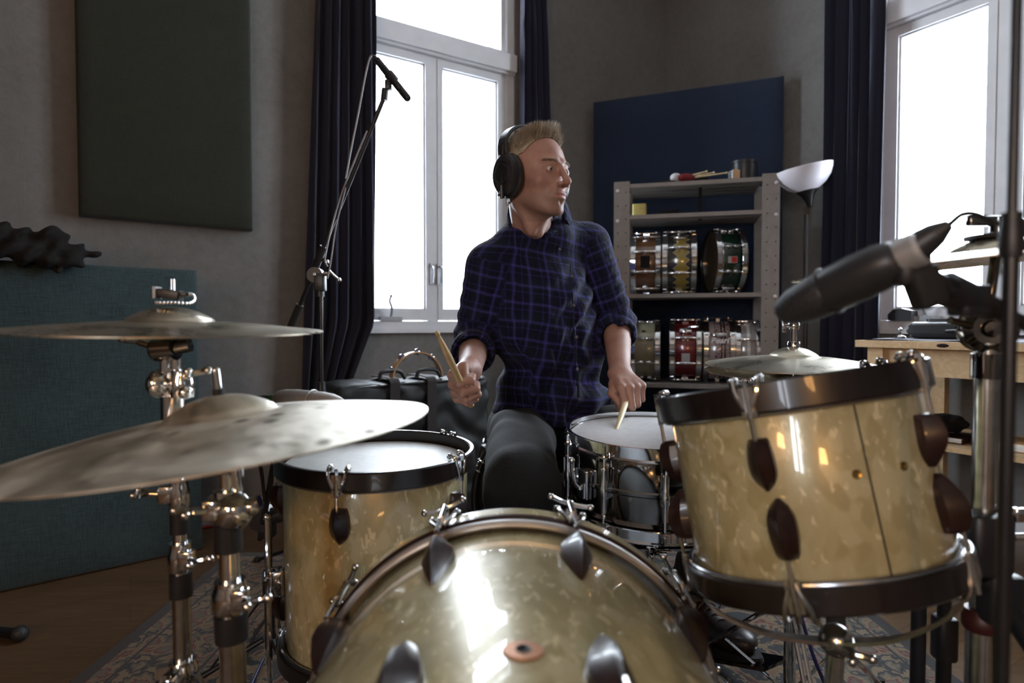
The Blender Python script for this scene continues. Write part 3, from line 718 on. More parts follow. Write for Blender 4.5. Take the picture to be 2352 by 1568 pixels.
def drum(name, label, Rr, H, shell, n, phase, hoop='wood', lugs='wood', head='pale_head', bottom='dark_head', matrix=None, loc=(0, 0, 0), group=None, cat='drum', hoop_h=(.030, .030),
         lug=(.055, .030, .026), hoop_mat='hoop_wood', vent=True, bottom_lugs=True, beads=(), lug_mat='maroon_wood', shell_metal=False):
    th = thing(name, label, cat, loc, matrix=matrix, group=group)
    s = MB(); bs = [(Rr - .008, 0), (Rr - .002, -.001), (Rr, .003)]
    for zb in beads: bs += [(Rr, zb - .006), (Rr + .0025, zb - .003), (Rr + .0025, zb + .003), (Rr, zb + .006)]
    bs += [(Rr, H - .003), (Rr - .002, H + .001), (Rr - .008, H), (Rr - .008, 0)]
    s.lathe(bs, seg=96); sh = s.build('shell', shell, th)
    for nm, z, m in (('batter_head', H + .0015, head), ('resonant_head', -.0015, bottom)):
        h = MB(); sg = 1 if z > 0 else -1
        h.lathe([(.0, z), (Rr * .5, z), (Rr - .004, z), (Rr + .001, z - sg * .003), (Rr + .0015, z - sg * .010), (Rr + .0005, z - sg * .010), (Rr - .003, z - sg * .002), (0, z - sg * .0006)], seg=96)
        h.build(nm, m, th)
    if hoop == 'wood':
        for nm, z0, z1, zr in (('top_hoop', H - hoop_h[0] * .28, H + hoop_h[0] * .72, H - hoop_h[0] * .28), ('bottom_hoop', -hoop_h[1] * .72, hoop_h[1] * .28, hoop_h[1] * .28)):
            h = MB(); hoop_wood(h, Rr + .0045, z0, z1); ho = h.build(nm, hoop_mat, th)
            r = MB(); r.torus((0, 0, zr), Rr + .0065, .0042, seg=96); r.build('flesh_ring', 'steel_ring', th)
    else:
        for nm, z, up in (('top_hoop', H, 1), ('bottom_hoop', 0, -1)):
            h = MB(); hoop_metal(h, Rr, z, up)
            for i in range(n):
                M = rot_about_z(phase + math.tau * i / n)
                h.box((Rr + .013, 0, z - up * .0125), (.014, .020, .0035), M)
            h.build(nm, 'chrome', th)
    for i in range(n):
        M = rot_about_z(phase + math.tau * i / n)
        ends = [(1, H)] + ([(-1, 0)] if bottom_lugs else [])
        if lugs == 'wood':
            for up, z in ends:
                F = M @ Matrix.Translation((Rr, 0, z)) @ (Matrix.Identity(4) if up > 0 else Matrix.Rotation(math.pi, 4, 'X'))
                lg = wood_lug(*lug); off = Matrix.Translation((0, 0, -.040)); lb = MB(); lb.add(lg.v, lg.f, F @ off); lb.build('lug', lug_mat, th)
                c = MB(); hh = hoop_h[0]
                claw(c, F @ Matrix.Translation((0, 0, hh * .72)) )
                c.cyl((.016, 0, hh * .72 - .03), (.016, 0, -.056), .0027, seg=8, M=F)
                c.build('claw', 'chrome', th)
        elif lugs == 'tube':
            c = MB()
            c.lathe([(0, -.046), (.004, -.046), (.0062, -.043), (.0062, -.012), (.0085, -.006), (.0085, .006), (.0062, .012), (.0062, .043), (.004, .046), (0, .046)], (Rr + .014, 0, H / 2), (0, 0, 1), 16, M=M)
            c.box((Rr + .006, 0, H / 2), (.014, .013, .030), M); c.build('lug', 'chrome', th)
            for up, z in ((1, H), (-1, 0)):
                r = MB(); r.cyl((Rr + .0145, 0, H / 2 + up * .04), (Rr + .0145, 0, z + up * .006), .0028, seg=8, M=M)
                r.cyl((Rr + .0145, 0, z - up * .009), (Rr + .0145, 0, z - up * .006), .0058, seg=14, M=M)
                r.cyl((Rr + .0145, 0, z - up * .006), (Rr + .0145, 0, z + up * .008), .0042, .0036, seg=6, M=M)
                r.build('tension_rod', 'chrome', th)
        elif lugs == 'small':
            for up, z in ((1, H), (-1, 0)):
                c = MB(); zz = z - up * .042
                c.sphere((Rr + .004, 0, zz), .011, 12, M=M, squash=(1.1, .85, 1.5)); c.cyl((Rr + .0135, 0, zz - up * -.008), (Rr + .0135, 0, z + up * .006), .0028, seg=8, M=M)
                c.cyl((Rr + .0135, 0, z - up * .009), (Rr + .0135, 0, z + up * .008), .0045, .0036, seg=6, M=M); c.build('lug', 'chrome', th)
        elif lugs == 'bridge':
            c = MB()
            for s_ in (-1, 1):
                c.tube([(Rr + .013, s_ * .0, H - .02), (Rr + .016, s_ * .004, H * .72), (Rr + .014, s_ * .006, H / 2), (Rr + .016, s_ * .004, H * .28), (Rr + .013, 0, .02)], .0042, 8, M=M, smooth=4)
            c.box((Rr + .006, 0, H / 2), (.016, .018, .018), M); c.build('lug', 'chrome', th)
            for up, z in ((1, H), (-1, 0)):
                r = MB(); r.cyl((Rr + .0135, 0, z - up * .028), (Rr + .0135, 0, z + up * .008), .0034, seg=8, M=M); r.build('tension_rod', 'chrome', th)
    if vent:
        v = MB(); M = rot_about_z(phase + math.pi / n)
        v.lathe([(.004, .0035), (.004, -.002), (.007, -.002), (.0085, .001), (.0075, .0035)], (Rr, 0, H * .52), (1, 0, 0), 20, M=M, closed_prof=True); v.build('vent_grommet', 'chrome', th)
    return th

def throw_off(th, Rr, H, ang):
    M = rot_about_z(ang); mb = MB()
    mb.rbox((Rr + .008, 0, H * .5), (.016, .030, .060), .004, M=M); mb.box((Rr + .016, 0, H * .5 - .012), (.010, .018, .03), M)
    mb.tube([(Rr + .018, 0, H * .5 - .01), (Rr + .036, 0, H * .5 + .008), (Rr + .042, 0, H * .5 + .050)], .0042, 10, M=M, smooth=4)
    mb.sphere((Rr + .042, 0, H * .5 + .054), .007, 12, M=M)
    mb.build('strainer', 'chrome', th)

# --- bass drum: axis along the view, resonant side towards the camera
BX, BZ, BR = .003, .283, .28
Y0, Y1 = .40, .872
Mb = Matrix.Translation((BX, Y0, BZ)) @ Matrix.Rotation(R(-90), 4, 'X')   # local z -> +Y, local -y -> up
bd = thing('bass_drum', 'big cream pearl bass drum in the foreground with maroon wooden lugs', 'bass drum', matrix=Mb)
BL = Y1 - Y0
def up_pt(ang, r, z): return Vector((r * math.sin(ang), -r * math.cos(ang), z))
s = MB(); s.lathe([(BR - .008, 0), (BR - .001, 0), (BR, .004), (BR, BL - .004), (BR - .001, BL), (BR - .008, BL), (BR - .008, 0)], seg=160); s.build('shell', 'aged_pearl', bd)
for nm, z, sg, m in (('batter_head', BL + .002, 1, 'pale_head'), ('resonant_head', -.002, -1, 'pale_head')):
    h = MB(); h.lathe([(0, z), (BR - .004, z), (BR + .002, z - sg * .004), (BR + .002, z - sg * .012), (0, z - sg * .001)], seg=128); h.build(nm, m, bd)
for nm, zc in (('batter_hoop', BL + .001), ('resonant_hoop', -.001)):
    z0, z1 = zc - .020, zc + .020
    h = MB(); e = .003
    h.lathe([(BR + .003, z0 + e), (BR + .003 + e, z0), (BR + .0155, z0), (BR + .018, z0 + e), (BR + .018, z1 - e), (BR + .0155, z1), (BR + .003 + e, z1), (BR + .003, z1 - e)], seg=160, closed_prof=True)
    ho = h.build(nm, 'maroon_wood', bd)
    i_ = MB(); i_.lathe([(BR + .0182, zc - .0125), (BR + .0187, zc - .012), (BR + .0187, zc + .012), (BR + .0182, zc + .0125), (BR + .016, zc)], seg=160, closed_prof=True); i_.build('hoop_inlay', 'aged_pearl', ho)
    sg = -1 if nm[0] == 'b' else 1
    r = MB(); r.torus((0, 0, zc + sg * .026), BR + .0085, .0068, seg=160); r.build('flesh_ring', 'brushed_ring', bd)
for base_a in range(10):
    a = R(-2 + 18 + 36 * base_a)
    for end, z in ((1, BL), (-1, 0)):
        ex = up_pt(a, 1, 0); ey = Vector((0, 0, 1)).cross(ex)
        F = Matrix((ex, ey, Vector((0, 0, 1)))).transposed().to_4x4(); F.translation = Vector((0, 0, z))
        F = F if end > 0 else F @ Matrix.Rotation(math.pi, 4, 'X')
        F = F @ Matrix.Translation((BR, 0, 0))
        # lug: faceted diamond
        L = .118; W = .042; H_ = .030; rings = []
        for t, w_, h_ in ((0, .30, .55), (.04, .40, .75), (.30, .92, 1.0), (.42, 1.0, 1.0), (.55, .93, .96), (.80, .52, .62), (.96, .20, .32), (1, .12, .2)):
            w_ *= W; h_ *= H_; zz = -.048 - L * t
            rings.append([F @ Vector(p) for p in ((-.004, -w_ / 2, zz), (h_ * .30, -w_ / 2, zz), (h_ * .92, -w_ * .10, zz), (h_, 0, zz), (h_ * .92, w_ * .10, zz), (h_ * .30, w_ / 2, zz), (-.004, w_ / 2, zz))])
        l = MB(); l.loft(rings); l.build('lug', 'maroon_wood', bd, angle=22)
        c = MB()
        # claw hook, T-rod
        for s_ in (-1, 1):
            c.tube([(.004, s_ * .010, .024), (.012, s_ * .016, .029), (.021, s_ * .020, .024), (.0245, s_ * .019, .008), (.024, s_ * .012, -.010), (.021, s_ * .004, -.022)], (.0038, .003), 8, M=F, smooth=3)
            c.sphere((.020, s_ * .0195, .026), .0062, 12, M=F)
        c.loft([[F @ Vector((x_, y_, z_)) for x_, y_ in ((.0195, -.010), (.0195, .010), (.0245, .008), (.0245, -.008))] for z_ in (.022, .008, -.008, -.018)])
        c.build('claw', 'worn_chrome', bd)
        t_ = MB()
        t_.cyl((.0275, 0, .042), (.0275, 0, -.006), .0058, .0052, seg=14, M=F); t_.cyl((.0275, 0, -.006), (.0265, 0, -.060), .0036, seg=10, M=F)
        t_.tube([(.031, -.030, .043), (.0275, -.012, .046), (.0275, .012, .046), (.031, .030, .043)], .0034, 8, M=F, smooth=3)
        t_.sphere((.031, -.031, .043), .0052, 12, M=F); t_.sphere((.031, .031, .043), .0052, 12, M=F); t_.sphere((.0275, 0, .046), .0066, 12, M=F)
        t_.build('tension_rod', 'worn_chrome', bd)
g = MB(); zc = .128; aa = R(1.4); ex = up_pt(aa, 1, 0); ey = Vector((0, 0, 1)).cross(ex)
F = Matrix((ey, Vector((0, 0, 1)), ex)).transposed().to_4x4(); F.translation = ex * (BR + .0006) + Vector((0, 0, zc))
ring = []
for rr, hz in ((.0062, .0004), (.0062, .0022), (1.0, .0018), (1.02, .0002)):
    row = []
    for k in range(48):
        t = math.tau * k / 48
        if rr < .5: x_, y_ = rr * math.cos(t), rr * math.sin(t)
        else:
            x_ = .0185 * abs(math.cos(t)) ** .9 * (1 if math.cos(t) > 0 else -1) * rr; y_ = .0150 * math.sin(t) * (1 - .28 * abs(math.cos(t)) ** 3) * rr
        row.append(F @ Vector((x_, y_, hz - x_ * x_ / (2 * BR))))
    ring.append(row)
g.loft(ring, caps=False); g.build('vent_badge', 'copper_badge', bd)
g = MB(); g.lathe([(.0045, -.002), (.0045, .0028), (.0062, .0030), (.0072, .002)], (0, 0, 0), (0, 0, 1), 24, M=F, closed_prof=True); g.cyl((0, 0, -.001), (0, 0, .0006), .0046, M=F); g.build('vent_grommet', 'hole_black', bd)
for sx in (-1, 1):
    g = MB(); a = R(118) * sx; p0 = up_pt(a, BR, .09); p1 = up_pt(a, BR + .03, .085)
    g.cyl(p0, p1, .016, seg=16); g.tube([p1, up_pt(a, BR + .05, .05), Vector((sx * .40, BZ - .012, -.05))], .006, 10); g.build('spur', 'chrome', bd)

# --- floor tom
drum('floor_tom', 'deep cream pearl floor tom with black hoop left of the drummer', .178, .345, 'aged_pearl', 5, R(-98), matrix=Matrix.Translation((-.268, 1.215, .235)) @ Matrix.Rotation(R(1.0), 4, 'X'),
     head='calf_head', cat='floor tom', hoop_h=(.034, .034), lug=(.062, .034, .028))
ft = bpy.data.objects['floor_tom']
for k, a in enumerate((R(-158), R(-22), R(80))):
    M = rot_about_z(a); g = MB()
    g.rbox((.178 + .014, 0, .13), (.028, .030, .05), .006, M=M); g.tube([(.206, 0, .255), (.206, 0, -.10), (.222, 0, -.16), (.222, 0, -.222)], .0056, 10, M=M); g.sphere((.206, 0, .256), .008, 10, M=M)
    g.tube([(.212, -.022, .14), (.212, .022, .14)], .004, 8, M=M); g.build('leg', 'chrome', ft)
    g = MB(); g.sphere((.222, 0, -.222), .013, 14, M=M); g.build('foot', 'black_rubber', ft)

# --- rack tom on a basket stand
Tt = at(1805, 913, .885); Tb = at(1880, 1274, .85); ax = (Tt - Tb)
Hrt = ax.length
Mr = axis_matrix(Tb, ax, R(0))
rt = drum('rack_tom', 'cream pearl tom with dark wooden hoops tilted towards the drummer at the right', .1665, Hrt, 'aged_pearl', 5, R(-128), matrix=Mr, cat='tom drum', hoop_h=(.038, .034), lug=(.064, .031, .028), vent=False, bottom_lugs=False, head='calf_head', bottom='calf_head')
for i in range(5):     # the lower lugs sit between the upper ones
    M = rot_about_z(R(-128) + math.tau * i / 5 + R(3)); F = M @ Matrix.Translation((.1665, 0, 0)) @ Matrix.Rotation(math.pi, 4, 'X')
    lg = wood_lug(.070, .033, .030); lb = MB(); lb.add(lg.v, lg.f, F @ Matrix.Translation((0, 0, -.040))); lb.build('lug', 'maroon_wood', rt)
    c = MB(); claw(c, F @ Matrix.Translation((0, 0, .0245))); c.cyl((.016, 0, .0), (.016, 0, -.046), .0027, seg=8, M=F); c.build('claw', 'worn_chrome', rt)
g = MB(); sa = R(-89)
g.lathe([(.0004, 0)] * 1 + [(.0004, Hrt)], seg=4)
g = MB()
M = rot_about_z(sa); g.loft([[M @ Vector((.1668, y_, z_)) for y_ in (-.0011, .0011)] + [M @ Vector((.1662, y_, z_)) for y_ in (.0011, -.0011)] for z_ in (.010, Hrt - .012)]); g.build('wrap_seam', 'hole_black', rt)
for a_, z_ in ((R(-94), .128), (R(-73), .128)):
    g = MB(); g.lathe([(.003, .001), (.0055, .0015), (.0055, 0), (.003, -.001)], (.1665, 0, z_), (1, 0, 0), 16, M=rot_about_z(a_), closed_prof=True); g.cyl((.1662, 0, z_), (.1670, 0, z_), .0032, M=rot_about_z(a_)); g.build('vent_grommet', 'brass', rt)

# --- snare drum in playing position
sn = drum('snare_drum', 'black nickel snare drum with chrome hoops in front of the drummer', .178, .160, 'dark_chrome', 10, R(-95), hoop='metal', lugs='tube', matrix=Matrix.Translation((.306, 1.335, .452)) @ Matrix.Rotation(R(3.2), 4, 'X'),
          cat='snare drum', beads=(.08,), head='pale_head')
throw_off(sn, .178, .160, R(212))
g = MB(); g.box((-.02, -.145, .1619), (.055, .014, .0006)); g.build('tape', 'blue_tape', sn)
g = MB(); g.loft([[(-.190, -.012 + dx, z) for dx in (0, .024)] + [(-.192, .012 - dx, z) for dx in (0, .024)] for z in (.045, .075, .105)]); g.build('strainer_label', 'white_sticker', sn)

def tripod(mb, c, z_hub, reach, n=3, a0=0, r=.007, z_brace=None):
    for k in range(n):
        a = a0 + math.tau * k / n; d = Vector((math.cos(a), math.sin(a), 0))
        mb.tube([c + Vector((0, 0, z_hub)) + d * .02, c + d * reach * .55 + Vector((0, 0, z_hub * .45)), c + d * reach + Vector((0, 0, .012))], r, 8)
def tripod_parts(th, c, z_hub, reach, a0=0, mat='chrome', n=3, flat=True, low=.06):
    c = Vector(c)
    for a in ([R(q) for q in a0] if isinstance(a0, list) else [a0 + math.tau * k / n for k in range(n)]):
        d = Vector((math.cos(a), math.sin(a), 0)); s_ = Vector((-d.y, d.x, 0)) * .006
        for q in (-1, 1):
            pass
        mb = MB()
        mb.tube([c + Vector((0, 0, z_hub)) + d * .018 + s_, c + d * reach + Vector((0, 0, .016)) + s_], .0048, 8)
        mb.tube([c + Vector((0, 0, z_hub)) + d * .018 - s_, c + d * reach + Vector((0, 0, .016)) - s_], .0048, 8)
        mb.tube([c + Vector((0, 0, low)) + d * .018, c + d * reach * .52 + Vector((0, 0, z_hub * .5))], .004, 8)
        mb.build('leg', mat, th)
        f = MB(); f.cyl(c + d * reach, c + d * reach + Vector((0, 0, .03)), .013, .009, seg=14); f.build('foot', 'black_rubber', th)
def wing(mb, p, d, up=(0, 0, 1), r=.012):
    """wing bolt at p pointing along d"""
    p = Vector(p); x, y, d = frame_of(d); mb.cyl(p, p + d * .020, .0055, seg=12)
    for s_ in (-1, 1):
        mb.tube([p + d * .018, p + d * .026 + x * s_ * r * .8, p + d * .034 + x * s_ * r * 1.25], (.0042, .0055), 8, smooth=3); mb.sphere(p + d * .034 + x * s_ * r * 1.25, .0062, 10)
def collar(mb, c, r, h=.030, d=(0, 0, 1)):
    mb.lathe([(0, -h / 2), (r, -h / 2), (r * 1.12, -h * .35), (r * 1.12, h * .1), (r * .96, h * .3), (r * .96, h / 2), (0, h / 2)], c, d, 24)
def cymbal_stand(name, label, base, top, r0=.0145, z1=.45, z2=.62, a0=0, hub=.24, reach=.30, lean=(0, 0), wings=((-1, 0), (1, 0)), low=.06):
    th = thing(name, label, 'cymbal stand', base); b = Vector((0, 0, 0)); T = Vector(top) - Vector(base)
    def P(z): return Vector((T.x * z / T.z, T.y * z / T.z, z))
    g = MB(); g.cyl(P(.05), P(z1), r0, seg=28); g.build('lower_tube', 'worn_chrome', th)
    g = MB(); g.cyl(P(z1 - .02), P(z2), r0 * .78, seg=24); g.build('middle_tube', 'chrome', th)
    g = MB(); g.cyl(P(z2 - .02), P(T.z - .07), r0 * .55, seg=20); g.build('upper_tube', 'chrome', th)
    for z, rr, wd in ((z1, r0 * 1.25, wings[0]), (z2, r0 * 1.05, wings[1])):
        g = MB(); collar(g, P(z), rr, .042); g.rbox(P(z) + Vector((wd[0], wd[1], 0)) * (rr + .004), (.020, .020, .026), .004)
        wing(g, P(z) + Vector((wd[0], wd[1], 0)) * (rr + .010), (wd[0], wd[1], .15)); g.build('clamp', 'chrome', th)
        g = MB(); g.cyl(P(z - .024), P(z - .060), rr * 1.02, seg=24); g.build('sleeve', 'black_plastic', th)
    g = MB(); collar(g, P(hub), r0 * 1.5, .03)
    for a in ([R(q) for q in a0] if isinstance(a0, list) else [a0 + math.tau * k / 3 for k in range(3)]):
        g.box(P(hub) + Vector((math.cos(a), math.sin(a), 0)) * .024, (.022, .014, .018), None, (Vector((math.cos(a), math.sin(a), 0)), Vector((-math.sin(a), math.cos(a), 0)), Vector((0, 0, 1))))
    wing(g, P(hub) + Vector((0, -.02, 0)), (0, -1, 0)); g.build('leg_collar', 'chrome', th)
    tripod_parts(th, P(0), hub, reach, a0, low=low)
    return th, P, T
def cymbal(name, label, c, r, normal, mat, bell=.062, bell_h=.020, bow=.014, group=None, thick=.0016, cat='cymbal'):
    th = thing(name, label, cat, matrix=axis_matrix(c, normal), group=group)
    up = []; N = 14
    for i in range(N + 1):
        t = i / N; rr = .006 + (bell - .006) * t; up.append((rr, bow + bell_h * (math.cos(t * math.pi / 2 * .98)) ** .8 if t < 1 else bow))
    for i in range(1, 25):
        t = i / 24; up.append((bell + (r - bell) * t, bow * (1 - t ** 1.5)))
    lo = [(a, b - thick) for a, b in reversed(up)]
    mb = MB(); mb.lathe(up + lo, seg=160, closed_prof=True); mb.build('disc', mat, th, angle=60)
    return th

# crash on the left
CR = cymbal('crash_cymbal', 'thin bronze crash cymbal seen edge-on at the left with a ball chain on its bell', at(393, 757, .90), .215, Vector((.02, -.026, 1)), 'cymbal_bronze', bell=.060, bell_h=.021, bow=.012)
c0 = at(393, 757, .90); bt = Vector((c0.x, c0.y, 0))
th, P, T = cymbal_stand('cymbal_stand', 'chrome cymbal stand under the edge-on crash cymbal at the left', bt + Vector((.012, 0, 0)), c0 + Vector((.006, 0, .055)), r0=.0125, z1=.505, z2=.60, a0=[105, 195, 262], hub=.335, reach=.30, wings=((.8, -.6), (-.9, -.3)), low=.18)
g = MB(); cc = at(405, 800, .90)
g.cyl(cc + Vector((-.022, -.012, 0)), cc + Vector((.006, -.012, .002)), .019, seg=24); g.cyl(cc + Vector((.006, -.012, .002)), cc + Vector((.026, -.010, .006)), .011, seg=20)
g.sphere(cc + Vector((-.022, -.012, 0)), .0185, 20, squash=(.5, 1, 1)); wing(g, cc + Vector((-.03, -.012, .004)), (-1, 0, .35)); g.parent = None
o = g.build('tilter', 'dark_chrome', None); o.parent = th; o.matrix_parent_inverse = Matrix.Translation(-th.location)
g = MB(); cc = at(403, 880, .90)
g.sphere(cc + Vector((-.020, -.008, 0)), .021, 20, squash=(.8, 1, 1)); g.cyl(cc + Vector((-.012, -.006, -.022)), cc + Vector((-.010, -.006, .05)), .0075, seg=16); collar(g, cc + Vector((.012, -.004, 0)), .016, .040)
g.sphere(cc + Vector((.022, -.015, -.012)), .010); wing(g, cc + Vector((.020, -.010, .01)), (.8, -.5, .3)); g.cyl(cc + Vector((-.004, 0, -.055)), cc + Vector((-.004, 0, -.018)), .017, seg=20)
o = g.build('memory_lock', 'chrome', None); o.parent = th; o.matrix_parent_inverse = Matrix.Translation(-th.location)
# ball-chain sizzler
g = thing('chain_sizzler', 'small black clamp with a ball chain resting on the crash bell', 'chain sizzler', c0 + Vector((.004, -.002, .040)))
m = MB(); m.rbox((-.004, 0, .012), (.036, .016, .014), .004, axes=(Vector((.99, 0, -.12)), Vector((0, 1, 0)), Vector((.12, 0, .99)))); m.rbox((.014, 0, .012), (.020, .010, .007), .003); m.build('clamp', 'black_plastic', g)
m = MB(); m.box((-.0225, 0, .0145), (.004, .017, .017)); m.build('end_cap', 'white_sticker', g)
m = MB()
ch = catmull([Vector(p) for p in ((.022, 0, .013), (.031, -.002, .011), (.034, -.004, .004), (.030, -.010, -.001), (.018, -.018, -.001), (.004, -.021, -.001), (-.012, -.019, -.001), (-.018, -.014, -.001))], 3)
for p in ch: m.sphere(p, .0023, 8)
m.tube(ch, .0005, 5); m.build('ball_chain', 'chrome', g)
m = MB(); m.cyl((.0, 0, .018), (.0, 0, .034), .0035, seg=12); m.build('rod_end', 'chrome', g)

# ride in front
RC = at(515, 1000, .80)
cymbal('ride_cymbal', 'large hammered dark bronze ride cymbal tilting across the left foreground', RC, .268, Vector((-.115, -.005, 1)), 'ride_bronze', bell=.070, bell_h=.026, bow=.028)
nrm = Vector((-.115, -.005, 1)).normalized()
th, P, T = cymbal_stand('cymbal_stand', 'thick chrome cymbal stand under the big ride cymbal', Vector((RC.x + .012, RC.y + .01, 0)), RC + Vector((0, 0, .02)), r0=.0165, z1=.49, z2=.61, a0=[82, 172, 276], hub=.18, reach=.26, wings=((.75, -.5), (-.6, -.75)))
loc = th.location.copy()
g = MB(); p0 = RC + nrm * .040; g.cyl(p0, p0 + nrm * .022, .0085, .007, seg=18); o = g.build('sleeve', 'black_rubber', th); o.matrix_parent_inverse = Matrix.Translation(-loc)
g = MB(); g.cyl(p0 + nrm * .018, p0 + nrm * .045, .0055, seg=14); g.sphere(p0 + nrm * .046, .0055, 12); o = g.build('rod_end', 'chrome', th); o.matrix_parent_inverse = Matrix.Translation(-loc)
g = MB(); cz = .605; c1 = Vector((RC.x + .012, RC.y + .008, cz)); g.sphere(c1 + Vector((.0, -.012, 0)), .026, 20, squash=(1, .8, 1)); g.sphere(c1 + Vector((-.024, -.010, .012)), .011); g.sphere(c1 + Vector((.024, -.012, .006)), .012)
g.cyl(c1 + Vector((-.03, -.01, -.01)), c1 + Vector((.035, -.01, .012)), .009); g.cyl(c1, c1 + Vector((-.004, 0, .10)), .010)
o = g.build('tilter', 'chrome', th); o.matrix_parent_inverse = Matrix.Translation(-loc)

# hi-hat
HC = at(1822, 838, 1.30)
th = thing('hi_hat_stand', 'chrome hi-hat stand with pedal under the hi-hat cymbals', 'hi-hat stand', (HC.x, HC.y, 0))
g = MB(); g.cyl((0, 0, .06), (0, 0, .44), .0125, seg=24); g.build('lower_tube', 'chrome', th)
g = MB(); g.cyl((0, 0, .42), (0, 0, HC.z - .030), .0085, seg=20); collar(g, (0, 0, .44), .016, .04); wing(g, (.014, 0, .44), (1, 0, 0)); collar(g, (0, 0, HC.z - .040), .016, .025); g.build('upper_tube', 'chrome', th)
g = MB(); g.cyl((0, 0, .1), (0, 0, HC.z + .085), .0032, seg=12); g.build('pull_rod', 'chrome', th)
g = MB(); hz = HC.z + .032
g.lathe([(0, 0), (.012, 0), (.0125, .004), (.0125, .016), (.0115, .018), (0, .018)], (0, 0, hz), seg=24); g.cyl((0, 0, hz + .018), (0, 0, hz + .044), .0065, seg=18); g.lathe([(0, .044), (.010, .044), (.0115, .047), (.0115, .056), (.009, .060), (0, .060)], (0, 0, hz), seg=20)
g.cyl((-.010, 0, hz + .052), (-.022, 0, hz + .052), .0032); g.rbox((-.020, 0, hz + .050), (.010, .004, .024), .0018)
g.build('clutch', 'chrome', th)
g = MB(); pd = Vector((-.50, .86, 0)).normalized(); ps = Vector((-pd.y, pd.x, 0))
pts = [(0.05, .045, .10), (.31, .018, .012)]
g.loft([[pd * a + ps * w_ + Vector((0, 0, z_)) for w_, z_ in ((-.045, z), (.045, z), (.045, z - .008), (-.045, z - .008))] for a, w2, z in ((.03, 0, .105), (.16, 0, .062), (.30, 0, .018))]); g.build('footboard', 'dark_chrome', th)
tripod_parts(th, (0, 0, 0), .25, .27, R(20))
cymbal('hi_hat_cymbal', 'top hi-hat cymbal above its twin, right of the drummer', HC, .180, Vector((.0, -.03, 1)), 'hihat_bronze', bell=.050, bell_h=.020, bow=.018)
cymbal('hi_hat_cymbal', 'bottom hi-hat cymbal turned upside down under its twin', HC - Vector((0, 0, .016)), .179, Vector((.0, .045, -1)), 'hihat_bronze', bell=.050, bell_h=.015, bow=.012)

# basket stands
def basket(name, label, c, axis, R_, arms, z_hub, mat='chrome', post=.0125, a0=0, reach=.26, rot=0, extra=None):
    M = axis_matrix(c, axis); base = Vector((c[0] - axis[0] * 0, c[1], 0))
    th = thing(name, label, 'drum stand', base)
    inv = Matrix.Translation(-base)
    hub = Vector(c) - Vector(axis).normalized() * z_hub
    g = MB(); g.cyl(base + Vector((0, 0, .05)), hub, post, seg=22); o = g.build('post', mat, th); o.matrix_parent_inverse = inv
    g = MB(); g.sphere(hub, post * 1.9, 18); wing(g, hub + Vector((.0, -.018, 0)), (.2, -1, 0)); o = g.build('tilter', mat, th); o.matrix_parent_inverse = inv
    g = MB(); collar(g, base + Vector((0, 0, hub.z * .55)), post * 1.4, .04); wing(g, base + Vector((post, -.01, hub.z * .55)), (1, -.3, 0)); o = g.build('clamp', mat, th); o.matrix_parent_inverse = inv
    Mi = M
    for k in range(arms):
        a = rot + math.tau * k / arms; d = Vector((math.cos(a), math.sin(a), 0))
        pts = [Vector((0, 0, -z_hub)), d * R_ * .55 + Vector((0, 0, -z_hub * .72)), d * R_ + Vector((0, 0, -.018)), d * (R_ + .006) + Vector((0, 0, .012)), d * (R_ - .006) + Vector((0, 0, .022))]
        g = MB(); s_ = Vector((-d.y, d.x, 0))
        rows = []
        for p, w_ in zip(catmull(pts, 4), [.013] * 20):
            rows.append([Mi @ (p + s_ * y_ + n_) for y_, n_ in ((-w_, Vector((0, 0, .0))), (w_, Vector((0, 0, .0))), (w_, Vector((0, 0, -.005))), (-w_, Vector((0, 0, -.005))))])
        g.loft(rows); o = g.build('arm', mat, th, angle=40); o.matrix_parent_inverse = inv
        g = MB(); e = Mi @ pts[3]; g.cyl(e, Mi @ (pts[3] + Vector((0, 0, .02))), .009, seg=14); o = g.build('rubber_grip', 'black_rubber', th); o.matrix_parent_inverse = inv
    sub = MB()
    tripod_parts(th, (0, 0, 0), .2, reach, a0)
    return th
basket('drum_stand', 'chrome basket stand holding the tilted cream tom', Tb - ax.normalized() * .030, ax.normalized(), .160, 3, .085, 'worn_chrome', .012, R(200), .24, R(-60))
basket('drum_stand', 'chrome basket stand under the black nickel snare drum', Vector((.306, 1.335, .438)), Vector((0, -.05, 1)), .180, 3, .08, 'chrome', .011, R(100), .24, R(-30))

# bass drum pedal
th = thing('bass_drum_pedal', 'metal bass drum pedal behind the bass drum', 'pedal', (.02, 1.0, 0))
g = MB(); g.box((0, .09, .014), (.10, .30, .008)); g.build('base_plate', 'black_metal', th)
g = MB(); g.loft([[(-.042, y_, z_), (.042, y_, z_), (.042, y_, z_ - .008), (-.042, y_, z_ - .008)] for y_, z_ in ((-.04, .075), (.09, .05), (.23, .028))]); g.build('footboard', 'worn_chrome', th)
g = MB()
for sx in (-1, 1): g.box((sx * .05, -.055, .11), (.012, .02, .20))
g.cyl((-.06, -.055, .20), (.06, -.055, .20), .007); g.build('frame', 'worn_chrome', th)
g = MB(); g.cyl((0, -.055, .20), (0, -.066, .36), .004); g.sphere((0, -.072, .37), .026, 18, squash=(.8, 1, .8)); g.build('beater', 'calf_head', th)

